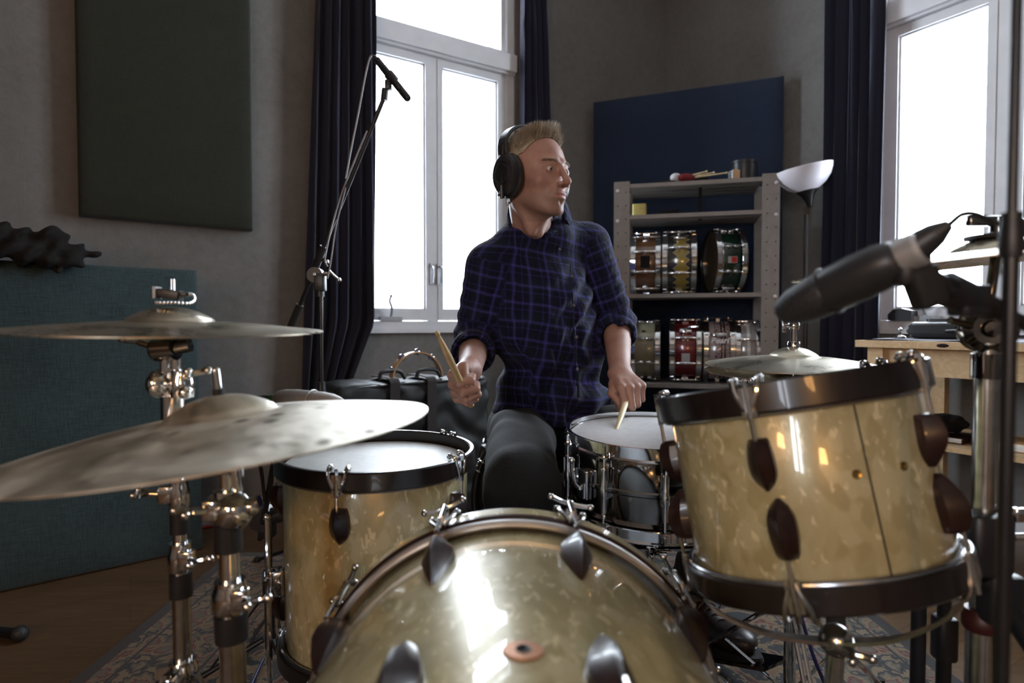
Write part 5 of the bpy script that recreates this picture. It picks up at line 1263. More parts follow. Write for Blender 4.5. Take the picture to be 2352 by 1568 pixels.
g = MB(); g.rbox((t0 + t1) / 2 + Vector((-.02, 0, -.024)), (.03, .02, .012), .003); wpart(g, 'mic_clip', 'black_plastic', th)

# big microphone over the tom at the right
t0 = at(2072, 590, .60); t1 = at(1790, 722, .70)
big_mic('drum_microphone', 'large dark grey microphone pointing down over the tilted tom at the right', t0, t1, .0262, 'grey_mic', 'grey_mic_grille')
dd = (t0 - t1).normalized()
pl = thing('microphone_plug', 'tapering grey cable plug on the back of the large dark microphone', 'plug', t0)
q1 = at(2105, 568, .595); q2 = at(2182, 514, .575)
g = MB(); g.lathe([(.016, 0), (.0185, .004), (.0175, .020), (.014, .024)], t0 - dd * .004, dd, 24); g.cyl(t0, q1, .0145, .0150, seg=24); wpart(g, 'silver_sleeve', 'latch_metal', pl)
g = MB(); g.cyl(q1, q1 * .4 + q2 * .6, .0155, .0115, seg=24); g.cyl(q1 * .4 + q2 * .6, q2, .0115, .0050, seg=20); wpart(g, 'strain_relief', 'grey_mic', pl)
g = MB(); g.tube([q2, q2 + (q2 - q1) * .4, at(2260, 500, .60), at(2352, 560, .66), at(2480, 760, .72)], .0030, 8, smooth=6); wpart(g, 'cable', 'black_rubber', pl)
bA = at(2095, 630, .60); bB = at(2352, 742, .62); bC = at(2560, 835, .66)
base = Vector((bC.x, bC.y, 0))
th = thing('microphone_stand', 'black boom microphone stand reaching in from the right edge', 'microphone stand', base)
g = MB(); g.tube([bA, bA * .3 + bB * .7], .0125, 16); g.cyl(bA * .72 + bB * .28, bA * .42 + bB * .58, .0175, .016, seg=20); g.rbox(at(2088, 618, .60), (.034, .030, .034), .010); wpart(g, 'boom_grip', 'black_plastic', th)
g = MB(); g.rbox(at(2123, 660, .595), (.030, .026, .040), .008, axes=(Vector((.9, 0, .35)).normalized(), Vector((0, 1, 0)), Vector((-.35, 0, .9)).normalized())); wpart(g, 'clip_knob', 'black_rubber', th)
g = MB(); g.rbox(at(2225, 690, .61), (.030, .028, .032), .006); wpart(g, 'clamp_block', 'black_plastic', th)
g = MB(); g.tube([bA * .4 + bB * .6, bC + (bC - bB) * .2], .0078, 12); wpart(g, 'boom', 'black_metal', th)
g = MB(); g.cyl(base + Vector((0, 0, .1)), bC, .0095, seg=16); wpart(g, 'post', 'black_metal', th)
for a in (20, 140, 262):
    d = Vector((math.cos(R(a)), math.sin(R(a)), 0)); g = MB(); g.tube([base + Vector((0, 0, .12)), base + d * .30 + Vector((0, 0, .014))], .0068, 10); wpart(g, 'leg', 'black_metal', th)

# chrome stand and cymbal at the right edge
SX = at(2268, 745, .86); base = Vector((SX.x, SX.y, 0)); th = thing('cymbal_stand', 'heavy chrome cymbal stand with a round tilter at the right edge', 'cymbal stand', base)
zt = at(2268, 755, .86).z
g = MB(); g.cyl(base + Vector((0, 0, .06)), base + Vector((0, 0, .43)), .0185, seg=28); wpart(g, 'lower_tube', 'worn_chrome', th)
g = MB(); g.cyl(base + Vector((0, 0, .42)), base + Vector((0, 0, zt - .02)), .0150, seg=28); wpart(g, 'upper_tube', 'worn_chrome', th)
g = MB(); collar(g, base + Vector((0, 0, .43)), .021, .03); wpart(g, 'red_ring', 'dull_red', th)
g = MB(); c_ = base + Vector((0, 0, zt)); g.lathe([(0, -.020), (.026, -.020), (.034, -.014), (.036, 0), (.034, .012), (.024, .018), (.022, .013), (.012, .012), (.010, .018), (0, .019)], c_, (-.30, -1, .0), 40)
g.cyl(c_ + Vector((0, 0, -.035)), c_ + Vector((0, 0, -.07)), .019, seg=24); wpart(g, 'tilter', 'dark_chrome', th)
g = MB(); g.tube([c_ + Vector((-.03, -.008, .004)), c_ + Vector((-.062, -.012, .012))], .0052, 10); wpart(g, 'tilter_lever', 'dark_chrome', th)
CC = at(2296, 596, .86)
g = MB(); g.cyl(c_ + Vector((0, 0, .02)), CC + Vector((0, 0, .055)), .0065, seg=14); wpart(g, 'rod', 'dark_chrome', th)
g = MB(); g.lathe([(0, 0), (.032, 0), (.034, .004), (.030, .008), (0, .009)], CC + Vector((-.005, 0, .014)), (-.09, 0, 1), 30); g.lathe([(0, 0), (.037, 0), (.037, .005), (0, .006)], CC + Vector((-.006, 0, .030)), (-.05, 0, 1), 30); wpart(g, 'felt_washer', 'black_rubber', th)
g = MB(); g.lathe([(0, 0), (.011, 0), (.010, .02), (0, .02)], CC + Vector((-.004, 0, .038)), seg=18); g.rbox(CC + Vector((-.022, 0, .054)), (.05, .012, .014), .004); g.sphere(CC + Vector((.012, -.004, .046)), .017, 18, squash=(1.3, .6, .9)); wpart(g, 'wing_nut', 'dark_chrome', th)
for z_, dx in ((.585, 0), (.552, .022)):
    g = MB(); q = Vector((base.x + .012 + dx, base.y - .012, z_)); g.cyl(q, q + Vector((.020, -.004, .002)), .006); g.rbox(q + Vector((.026, -.004, 0)), (.020, .012, .020), .005); wpart(g, 'wing_bolt', 'chrome', th)
g = MB(); g.rbox(base + Vector((-.008, -.012, .545)), (.062, .050, .085), .014); g.rbox(base + Vector((.01, -.02, .47)), (.05, .04, .07), .012); wpart(g, 'mount_clamp', 'black_plastic', th)
g = MB(); g.tube([base + Vector((-.01, -.02, .50)), base + Vector((.05, -.04, .40)), base + Vector((.13, -.06, .26))], .015, 12, smooth=4); wpart(g, 'mount_arm', 'black_metal', th)
tripod_parts(th, (0, 0, 0), .22, .26, R(15), mat='worn_chrome')
cymbal('crash_cymbal', 'blurred crash cymbal seen from below at the right edge in front of the window', CC, .268, Vector((-.095, .0, 1)), 'cymbal_bronze', bell=.062, bell_h=.02, bow=.014)
# slim pole
PX_ = at(2326, 400, .55); base = Vector((PX_.x, PX_.y, 0))
th = thing('microphone_stand', 'slim black pole rising past the top of the frame at the right edge', 'microphone stand', base)
g = MB(); g.cyl(base + Vector((0, 0, .05)), base + Vector((0, 0, .93)), .0062, seg=18); wpart(g, 'lower_tube', 'black_metal', th)
g = MB(); g.cyl(base + Vector((0, 0, .92)), base + Vector((0, 0, 1.75)), .0042, seg=16); wpart(g, 'upper_tube', 'black_metal', th)
g = MB(); collar(g, base + Vector((0, 0, .93)), .0085, .04); wpart(g, 'clutch', 'black_plastic', th)
for a in (0, 120, 240):
    d = Vector((math.cos(R(a)), math.sin(R(a)), 0)); g = MB(); g.tube([base + Vector((0, 0, .09)), base + d * .16 + Vector((0, 0, .012))], .005, 10); wpart(g, 'leg', 'black_metal', th)
# two black tubes low at the right
base = Vector((at(2150, 745, 1.02).x, 1.02, 0)); th = thing('folding_stand', 'short black two-legged stand on the rug edge under the tilted tom', 'stand', base)
for dx in (-.020, .024):
    g = MB(); g.cyl(base + Vector((dx, 0, .012)), base + Vector((dx, 0, .42)), .0115, seg=18); wpart(g, 'tube', 'black_metal', th)
g = MB(); g.rbox(base + Vector((0, 0, .42)), (.085, .03, .03), .008); wpart(g, 'top_block', 'black_plastic', th)
g = MB(); g.rbox(base + Vector((.024, 0, .32)), (.034, .034, .075), .010); wpart(g, 'sleeve', 'black_plastic', th)
g = MB(); g.tube([base + Vector((-.02, -.15, .014)), base + Vector((-.02, .15, .014))], .009, 10); g.tube([base + Vector((.024, -.15, .014)), base + Vector((.024, .15, .014))], .009, 10); g.rbox(base + Vector((0, 0, .014)), (.07, .03, .02), .004); wpart(g, 'base', 'black_metal', th)

# black bass drum standing behind the drummer
M = Matrix.Translation((.155, 2.32, .292)) @ Matrix.Rotation(R(90), 4, 'X')
bk = drum('bass_drum', 'black bass drum standing on the floor behind the drummer', .272, .36, 'leather_black', 8, R(90 + 22.5), matrix=M, cat='bass drum', hoop_h=(.034, .034), lug=(.05, .02, .02), lug_mat='black_metal', head='dark_head', bottom='dark_head', vent=False)
g = MB(); g.torus((0, 0, .385), .276, .0022, seg=120, ring=8); g.build('hoop_edge', 'steel_ring', bk)
g = MB(); g.lathe([(.245, .372), (.247, .374), (.235, .376), (.233, .373)], seg=100, closed_prof=True); g.build('teal_ring', 'teal_edge', bk)

# cables and small things on the floor
def cable(label, pts, r, mat):
    g = MB(); g.tube([Vector(p) for p in pts], r, 8, smooth=8); return tag(g.build('cable', mat), label, 'cable')
cable('red cable lying on the floor along the left baseboard', [W1(-.15, .05, .006), W1(.1, .07, .006), W1(.3, .05, .006), W1(.55, .09, .006)], .005, 'red_cable')
cable('thin blue cable hanging under the tilted tom and trailing over the rug', [(.56, 1.18, .30), (.58, 1.14, .20), (.63, 1.12, .10), (.69, 1.06, .018), (.78, .98, .014), (.86, 1.05, .014)], .0035, 'blue_cable')
cable('blue cable lying on the rug between the two left cymbal stands', [(-.62, 1.50, .016), (-.60, 1.30, .014), (-.66, 1.15, .014), (-.70, .98, .014), (-.60, .85, .014)], .0035, 'blue_cable')
cable('black cable curling over the rug beside the floor tom', [(-.95, 1.05, .014), (-.86, 1.2, .014), (-.74, 1.25, .016), (-.66, 1.42, .014), (-.70, 1.7, .014), (-.62, 1.9, .014)], .004, 'black_rubber')
cable('black cable running over the rug past the hi-hat pedal', [(.44, 1.05, .014), (.62, 1.02, .014), (.80, 1.12, .014), (.95, 1.0, .014), (1.1, 1.1, .010)], .005, 'black_rubber')
f0 = at(25, 1490, 1.62); 
th = thing('handheld_microphone', 'small black microphone lying on the wooden floor at the left edge', 'microphone', (f0.x, f0.y, 0))
g = MB(); g.cyl((-.12, .03, .018), (.01, 0, .018), .011, .014, seg=18); g.build('mic_body', 'black_metal', th)
g = MB(); g.sphere((.028, -.004, .021), .021, 18); g.build('grille', 'grey_mic_grille', th)
# dark cloth over the gobo panel
def jk(P):
    q = P - np.array([0, 0, 0], np.float32); c = TP0 + Vector((0, 0, 0))
    a = (P - np.array(TP0, np.float32)) @ np.array(TPd, np.float32); o = (P - np.array(TP0, np.float32)) @ np.array(TPn, np.float32); z = P[..., 2]
    q = np.stack([a, o, z], -1)
    d = cap(q, (1.25, -.03, 1.085), (.62, -.04, 1.13), .045, .050)
    d = smin(d, cap(q, (.66, -.02, 1.14), (.46, -.01, 1.10), .058, .050), .03)
    d = smin(d, cap(q, (.62, -.03, 1.17), (.60, .0, 1.19), .035, .020), .03)
    d = smin(d, cap(q, (.44, .01, 1.13), (.38, .02, 1.07), .042, .030), .02)
    d = smin(d, cap(q, (.52, .02, 1.08), (.42, .03, 1.05), .040, .022), .02)
    d = smin(d, cap(q, (.36, .02, 1.09), (.315, .02, 1.085), .020, .010), .015)
    d = smin(d, cap(q, (1.1, .015, 1.07), (.6, .02, 1.08), .03, .035), .03)
    return d + .010 * np.sin(a * 52 + 6 * np.sin(z * 28) + 3) * np.sin(z * 46 + o * 30 + 4 * np.sin(a * 13)) + .006 * np.sin(a * 110 + z * 70)
v, f = sdf_mesh(jk, (-2.25, 1.38, .95), (-1.30, 2.30, 1.28), .0085)
o = mesh_np('jacket', v, f, 'black_cloth'); tag(o, 'crumpled black jacket thrown over the top of the teal panel', 'jacket')
# ------------------------------------------------------------------ the drummer
def V3(v): return np.array(v, np.float32)
HC_ = at(1230, 405, 1.53); YAW = R(42); HR = rotz(YAW); HS = .93            # head centre at eye level
def to_head(P): return (P - V3(HC_)) @ HR / np.float32(HS)                          # world -> head frame (x his left, -y face, z up)
def from_head(p): return HC_ + Vector((HR @ V3(p)).tolist()) * HS
SR = at(1124, 612, 1.60); SL = at(1352, 562, 1.72)
ER = at(1090, 790, 1.64); WR = at(1080, 848, 1.39); KR = at(1043, 893, 1.312)
EL = at(1416, 748, 1.78); WL = at(1424, 858, 1.585); KL = at(1455, 892, 1.52)
NB = at(1232, 506, 1.635); TY = R(25)
FT = Vector((math.sin(TY), -math.cos(TY), 0)); ST = Vector((math.cos(TY), math.sin(TY), 0)); TR_ = rotz(TY)
TIPR = at(1003, 762, 1.135); TIPL = at(1415, 991, 1.362)
def hand_frame(W, K, butt, nhint):
    w_ = (K - W).normalized(); s_ = (butt - w_ * butt.dot(w_)).normalized(); n_ = w_.cross(s_)
    if n_.dot(nhint) < 0: n_ = -n_
    return w_, s_, n_
wR, sR, nR = hand_frame(WR, KR, Vector((.25, .8, -.9)), Vector((1, .2, 0)))
wL, sL, nL = hand_frame(WL, KL, Vector((.34, .88, .34)), Vector((-.4, .4, -.8)))
GR = KR + wR * .007 + nR * .028; GL = KL + wL * .004 + nL * .027 - sL * .014
def head_sdf(P):
    q = to_head(P); x, y, z = q[..., 0], q[..., 1], q[..., 2]; m = q.copy(); m[..., 0] = np.abs(x)
    d = ell(q, (0, .018, .034), (.073, .094, .083))
    d = smin(d, ell(q, (0, -.028, -.005), (.061, .062, .088)), .025)
    d = smin(d, ell(q, (0, -.036, -.060), (.047, .046, .045)), .025)
    d = smin(d, cap(m, (.050, .004, -.060), (.020, -.066, -.098), .014, .013), .022)
    d = smin(d, ell(q, (0, -.078, -.100), (.017, .014, .014)), .016)
    d = smin(d, cap(m, (.012, -.086, .019), (.042, -.071, .021), .0085, .007), .012)
    d = smin(d, ell(m, (.043, -.058, -.026), (.018, .020, .014)), .020)
    d = smin(d, ell(q, (0, -.076, -.064), (.028, .021, .026)), .015)
    d = smax(d, -ell(m, (.032, -.102, -.001), (.0185, .017, .0125)), .010)        # eye sockets
    e = ell(m, (.0315, -.0755, .000), (.0150, .0140, .0125))
    e = smax(e, -ell(m, (.0315, -.0905, -.0005), (.0125, .010, .0042)), .002)
    d = smin(d, e, .004)
    d = smin(d, cap(q, (0, -.089, .012), (0, -.1145, -.030), .0068, .0094), .010)
    d = smin(d, ell(q, (0, -.1155, -.034), (.0108, .0105, .0088)), .006)
    d = smin(d, ell(m, (.0125, -.1000, -.0385), (.0070, .0105, .0066)), .005)
    d = smax(d, -ell(m, (.0062, -.1045, -.0455), (.0036, .0055, .0040)), .002)
    d = smin(d, ell(q, (0, -.0925, -.0610), (.0215, .0080, .0050)), .004)
    d = smin(d, ell(q, (0, -.0915, -.0715), (.0180, .0085, .0058)), .004)
    d = smax(d, -ell(q, (0, -.1010, -.0658), (.0240, .0095, .0010)), .0022)
    d = smax(d, -cap(q, (0, -.0915, -.080), (0, -.0915, -.081), .002), .008)
    for a, b in (((.004, -.0975, .026), (.0055, -.0945, .046)), ((-.004, -.0975, .026), (-.0065, -.0945, .042))): d = smax(d, -cap(q, a, b, .0012, .0006), .004)
    for zz in (.055, .066): d = smax(d, -cap(q, (-.03, -.086, zz), (.03, -.086, zz), .0008), .005)
    d = smax(d, -cap(m, (.017, -.095, -.040), (.029, -.083, -.062), .0012), .006)      # nose to mouth folds
    ear = ell(m, (.076, .012, -.004), (.006, .018, .030)); d = smin(d, ear, .006)
    d = d * HS
    nk = cap(P, V3(from_head((0, .026, -.055))), V3(NB - FT * .012 - Vector((0, 0, .09))), .052, .052)
    nk = smin(nk, cap(q, (0, -.045, -.088), (0, .01, -.14), .018, .016) * HS, .03)
    nk = smin(nk, cap(m, (.050, .020, -.06), (.014, .0, -.15), .012, .009) * HS, .02)
    return smin(d, nk, .016)
FL = ((.042, .025, .019, .0094), (.046, .029, .020, .0096), (.042, .027, .019, .0092), (.033, .021, .017, .0080))
def hand_sdf(P, E, W, K, w_, s_, n_, spread=(-.031, -.0105, .0100, .0285), curl=(52, 135, 200), thumb=((-.028, -.046, .012), (-.047, -.016, .022), (-.034, .010, .036))):
    d = cap(P, V3(E), V3(W), .043, .0265)
    pal = None; fing = []
    for i, off in enumerate(spread):
        b = K + s_ * off - w_ * (.004 * abs(i - 1)); a0 = W + s_ * off * .55
        c = cap(P, V3(a0), V3(b - w_ * .004), .0150, .0125); pal = c if pal is None else smin(pal, c, .010)
        L1, L2, L3, r = FL[i]; cc = [R(c_ + 7 * i - 8) for c_ in curl]
        p0 = b; p1 = p0 + (w_ * math.cos(cc[0]) + n_ * math.sin(cc[0])) * L1; p2 = p1 + (w_ * math.cos(cc[1]) + n_ * math.sin(cc[1])) * L2; p3 = p2 + (w_ * math.cos(cc[2]) + n_ * math.sin(cc[2])) * L3
        f = smin(cap(P, V3(p0), V3(p1), r * 1.08, r), cap(P, V3(p1), V3(p2), r * 1.04, r * .92), .003); f = smin(f, cap(P, V3(p2), V3(p3), r * .95, r * .82), .003)
        f = smin(f, ell(P, V3(p0 - n_ * .001), (r * 1.18,) * 3), .004); fing.append(f)
    T = [K + s_ * a + w_ * b + n_ * c for a, b, c in thumb]
    th = smin(cap(P, V3(W + w_ * .018 - s_ * .014 + n_ * .006), V3(T[0]), .0150, .0145), cap(P, V3(T[0]), V3(T[1]), .0138, .0112), .008)
    th = smin(th, cap(P, V3(T[1]), V3(T[2]), .0110, .0090), .004)
    pal = smin(pal, th, .009); d = smin(d, pal, .018)
    f = fing[0]
    for g_ in fing[1:]: f = smin(f, g_, .0016)
    return smin(d, f, .0045)
parts = []
def pad_bounds(pts, pad): a = np.array([list(p) for p in pts]); return a.min(0) - pad, a.max(0) + pad
lo, hi = pad_bounds([from_head((s_ * .08, t_, u_)) for s_ in (-1, 1) for t_ in (-.12, .11) for u_ in (-.12, .125)] + [NB - Vector((0, 0, .10))], .02)
hv, hf = sdf_mesh(head_sdf, lo, hi, .0029)
parts.append((hv, hf))
for E, W, K, w_, s_, n_, kw in ((ER, WR, KR, wR, sR, nR, {}), (EL, WL, KL, wL, sL, nL, {})):
    lo, hi = pad_bounds([W, K + w_ * .04 + n_ * .06, K + s_ * .05, K - s_ * .06, E + (W - E) * .05], .05)
    parts.append(sdf_mesh(lambda P: hand_sdf(P, E, W, K, w_, s_, n_, **kw), lo, hi, .0030))
PEL = at(1264, 955, 1.80)
def inner(P):
    q = (P - V3((SR + SL) / 2 + Vector((0, 0, -.15)))) @ TR_
    d = ell(q, (0, .0, 0), (.10, .06, .15)); d = smin(d, cap(P, V3((SR + SL) / 2 - Vector((0, 0, .2))), V3(PEL), .075, .085), .04)
    for S_, E_ in ((SR, ER), (SL, EL)): d = smin(d, cap(P, V3(S_), V3(E_), .042, .036), .03)
    return smin(d, cap(P, V3(NB), V3(NB - Vector((0, 0, .14))), .045, .05), .03)
parts.append(sdf_mesh(inner, (-.25, 1.45, .48), (.38, 1.98, 1.16), .012))
off = 0; vs, fs = [], []
for v, f in parts: vs.append(v); fs.append(f + off); off += len(v)
bv = np.concatenate(vs); bf = np.concatenate(fs)
q = to_head(bv.astype(np.float32)); tint = np.zeros((len(bv), 4)); tint[:, 3] = 1
ax_ = np.abs(q[:, 0])
lipm = np.clip(1.6 - np.sqrt((q[:, 0] / .0215) ** 2 + ((q[:, 2] + .066) / .0100) ** 2 + ((q[:, 1] + .0955) / .012) ** 2) * 1.35, 0, 1)
flush = .16 * np.exp(-((ax_ - .040) ** 2 / .00035 + (q[:, 2] + .030) ** 2 / .0004)) * (q[:, 1] < -.02) + .3 * np.exp(-(q[:, 0] ** 2 / .00012 + (q[:, 2] + .036) ** 2 / .0002)) * (q[:, 1] < -.08) + .10 * (q[:, 2] > .02) * (q[:, 1] < -.05)
tint[:, 0] = np.clip(lipm * .85 + flush, 0, 1)
st = np.clip((-.048 - q[:, 2]) / .02, 0, 1) * np.clip((.02 - q[:, 1]) / .03, 0, 1) * (q[:, 2] > -.125) * (np.abs(q[:, 0]) < .09); st = st * (1 - lipm) * .55
tint[:, 1] = st
person = thing('person', 'seated man in a dark blue plaid shirt playing the drums, looking sideways', 'person', (PEL.x, PEL.y, 0))
def P_(o): o.parent = person; o.matrix_parent_inverse = Matrix.Translation(-person.location); return o
P_(mesh_np('body', bv, bf, 'skin', None, {'tint': ('FLOAT_COLOR', tint)}))
# eyes
gz = Vector((.22, -1, -.04)).normalized()
for sx in (-1, 1):
    g = MB(); g.sphere((0, 0, 0), .0118 * HS, 28)
    o = g.build('eye', 'eye_white', None, mats=['eye_white', 'iris', 'hole_black'])
    for p in o.data.polygons:
        c = p.center.normalized().dot(gz)
        p.material_index = 2 if c > math.cos(R(11)) else 1 if c > math.cos(R(27)) else 0
    P_(o); o.location = from_head((sx * .0315, -.0764, .0)); o.rotation_euler = (0, 0, YAW)
# hair
def strands(name, roots, dirs, lens, w0, curve, mat, segs=3):
    n = len(roots); a = np.cross(dirs, np.random.normal(size=(n, 3))); a /= np.linalg.norm(a, axis=1)[:, None]; b = np.cross(dirs, a); b /= np.linalg.norm(b, axis=1)[:, None]
    vs = []; 
    for k in range(segs + 1):
        t = k / segs; c = roots + dirs * (lens * t)[:, None] + curve * ((lens * t * t)[:, None]); w = w0 * (1 - .85 * t)
        for j in range(3):
            an = math.tau * j / 3; vs.append(c + (a * math.cos(an) + b * math.sin(an)) * w)
    vs = np.stack(vs, 1).reshape(-1, 3); m = 3 * (segs + 1); base = (np.arange(n) * m)[:, None]
    fs = []
    for k in range(segs):
        for j in range(3): fs.append(base + np.array([[k * 3 + j, k * 3 + (j + 1) % 3, (k + 1) * 3 + (j + 1) % 3, (k + 1) * 3 + j]]))
    return vs, np.concatenate(fs)
hq = to_head(hv.astype(np.float32)); A = hv[hf]; fn = np.cross(A[:, 2] - A[:, 0], A[:, 3] - A[:, 1]); fc = A.mean(1); fn /= np.linalg.norm(fn, axis=1)[:, None] + 1e-9
fq = to_head(fc.astype(np.float32)); r_ = fn @ (HR); cen = np.array([0, .01, .03]); sgn = np.sign(((fq - cen) * r_).sum(1)); fn *= sgn[:, None]
fx, fy, fz = np.abs(fq[:, 0]), fq[:, 1], fq[:, 2]
line = np.where(fx < .022, .094, .094 + np.clip(fx - .022, 0, .02) * .35)            # front hairline height
top = (fz > line - np.clip((fy + .06) * 1.6, 0, .2)) & (fz > .045)
side = (fy > -.018 + .35 * np.clip(.06 - fz, 0, .1)) & (fz > -.045) & (fx > .035) | (fy > .03) & (fz > -.07)
scalp = top | side; idx = np.where(scalp)[0]
used, inv_ = np.unique(hf[idx], return_inverse=True); sn = np.zeros_like(hv); 
for k in range(4): np.add.at(sn, hf[idx][:, k], fn[idx])
sn /= np.linalg.norm(sn, axis=1)[:, None] + 1e-9
capv = hv[used] + sn[used] * .0028; capf = inv_.reshape(-1, 4)
N = 11000; pick = np.random.choice(idx, N); wts = np.random.dirichlet((1, 1, 1, 1), N); roots = (A[pick] * wts[..., None]).sum(1); nn = fn[pick]; rq = fq[pick]
fwd = HR @ V3((0, -1, 0)); upv = np.array([0, 0, 1.0]); lat = (HR @ V3((1, 0, 0)))
topw = np.clip((rq[:, 2] - .055) / .04, 0, 1) * np.clip((.05 - rq[:, 1]) / .06 + .2, .15, 1)
back = -fwd
dirs = nn * (.30 + .5 * topw)[:, None] + upv * (topw * 1.0 - .30 * (1 - topw))[:, None] + fwd * (.55 * topw)[:, None] + back * (.55 * (1 - topw))[:, None] + np.random.normal(size=(N, 3)) * .22
dirs /= np.linalg.norm(dirs, axis=1)[:, None]
lens = .006 + .013 * topw + .020 * topw * np.clip((-rq[:, 1] + .01) / .06, 0, 1) * (.6 + .8 * (np.sin(rq[:, 0] * 150) * .5 + .5)) + np.random.rand(N) * .008
sv, sf = strands('hair', roots, dirs, lens, .00055, np.outer(topw, upv * .2) * .0 + nn * -.15, 'blond_hair')
P_(mesh_np('hair', np.concatenate([capv, sv]), np.concatenate([capf, sf + len(capv)]), 'blond_hair'))
for sx in (-1, 1):
    n = 200; t = np.random.rand(n); lx = sx * (.014 + .034 * t); lz = .0185 + .005 * np.sin(t * 2.2) - .004 * t + np.random.normal(size=n) * .0016
    rq_ = np.stack([lx, -.0965 + .016 * t ** 1.6 + 0 * t, lz], 1); fm = hq[(hq[:, 1] < -.04) & (np.abs(hq[:, 2] - .02) < .03)]; near = [np.argmin((fm[:, 0] - a_) ** 2 + (fm[:, 2] - b_) ** 2) for a_, b_ in zip(lx, lz)]; rq_[:, 1] = fm[near, 1] - .0004; rt_ = (HR @ rq_.T).T * HS + np.array(HC_)
    dd_ = (HR @ np.stack([sx * np.ones(n), .25 * np.ones(n) * t, .25 * np.ones(n)], 0)).T + np.random.normal(size=(n, 3)) * .15; dd_ /= np.linalg.norm(dd_, axis=1)[:, None]
    ev, ef = strands('eyebrow', rt_, dd_, .006 + .002 * np.random.rand(n), .00035, dd_ * 0, 'eyebrow_hair', 2); P_(mesh_np('eyebrow', ev, ef, 'eyebrow_hair'))
# shirt
MID = (SR + SL) / 2; WST = at(1262, 800, 1.735); HEM = at(1266, 915, 1.765)
CUFR = ER + (WR - ER) * .40; CUFL = EL + (WL - EL) * .22
def shirt_sdf(P):
    qc = (P - V3(MID + Vector((0, .0, -.135)))) @ TR_
    d = ell(qc, (0, .005, 0), (.150, .108, .180))
    d = smin(d, ell((P - V3(WST)) @ TR_, (0, 0, 0), (.152, .118, .17)), .05)
    d = smin(d, ell((P - V3(HEM)) @ TR_, (0, 0, 0), (.172, .135, .12)), .05)
    d = smin(d, cap(P, V3(SR + Vector((.02, 0, -.012))), V3(SL + Vector((-.02, 0, -.012))), .058, .056), .035)
    d = smin(d, cap(P, V3(SR), V3(NB + Vector((-.02, .015, -.025))), .050, .056), .03); d = smin(d, cap(P, V3(SL), V3(NB + Vector((.02, .015, -.025))), .048, .056), .03)
    d = smin(d, cap(P, V3(NB - ST * .045 + FT * .034 - Vector((0, 0, .045))), V3(NB + ST * .045 + FT * .034 - Vector((0, 0, .045))), .040, .040), .03)
    t = (P - V3(SR)) @ V3((ER - SR) / (ER - SR).length_squared); t2 = (P - V3(SL)) @ V3((EL - SL) / (EL - SL).length_squared)
    aR = smin(cap(P, V3(SR), V3(ER), .061, .057), cap(P, V3(ER), V3(CUFR), .055, .052), .02) + .0035 * np.sin(t * 34 + 2.5 * np.sin(P[..., 0] * 40)) * np.clip(t, 0, 1)
    aL = smin(cap(P, V3(SL), V3(EL), .061, .055), cap(P, V3(EL), V3(CUFL), .054, .052), .02) + .0040 * np.sin(t2 * 38 + 2.5 * np.sin(P[..., 0] * 45)) * np.clip(t2, 0, 1)
    arms = np.minimum(aR, aL)
    x, y, z = P[..., 0], P[..., 1], P[..., 2]; ql = qc[..., 0]
    fold = .0080 * np.sin(ql * 62 + 2.2 * np.sin(z * 14) + 1.0) * np.clip((.98 - z) / .25, 0, 1) + .0075 * np.sin((z * 58 + ql * 30 + 2.0 * np.sin(ql * 18))) * np.clip((.86 - z) / .1, 0, 1) * .9
    fold = fold + .0025 * np.sin(ql * 130 + 3 * np.sin(z * 33) + 4 * np.sin(ql * 20)) * np.clip((1.02 - z) / .2, 0, 1) + .0075 * np.sin((z * 1.0 - ql * .9) * 75) * np.exp(-((ql - .07) ** 2) / .006 - (z - .90) ** 2 / .010) * 1.6
    d = smin(d + fold, arms, .022)
    # rolled cuffs
    for C_, E_, W_, r_ in ((CUFR, ER, WR, .057), (CUFL, EL, WL, .057)):
        u = V3((W_ - E_).normalized()); rel = P - V3(C_); al = rel @ u; rad = np.linalg.norm(rel - al[..., None] * u, axis=-1)
        tor = np.sqrt((rad - r_ + .010) ** 2 + (np.abs(al + .014) - np.minimum(np.abs(al + .014), .014)) ** 2) - .0088 + .0015 * np.sin(al * 260)
        d = smin(d, tor, .004); d = smax(d, -np.maximum(rad - .046, -(al + .004)), .004)
    # open front lap, neck hole, hem
    lap = cap(qc, (.022, -.118, .10), (.030, -.150, -.24), .004, .005); d = smin(d, lap, .012)
    hem = HEM.z - .085 + .020 * np.sin(ql * 9 + 1.5) + .10 * np.exp(-((ql - .085) ** 2) / .0012) * 0
    d = smax(d, hem - z, .006)
    nkq = P - V3(NB); d = smax(d, -cap(P, V3(NB + Vector((0, 0, .026))), V3(from_head((0, .02, -.06))), .057, .062), .006)
    d = smax(d, -cap(P, V3(NB + FT * .050 + Vector((0, 0, .03))), V3(NB + FT * .072 + Vector((0, 0, -.022))), .017, .004), .010)
    return d
sv_, sf_ = sdf_mesh(shirt_sdf, (-.235, 1.44, .555), (.40, 1.98, 1.185), .0062)
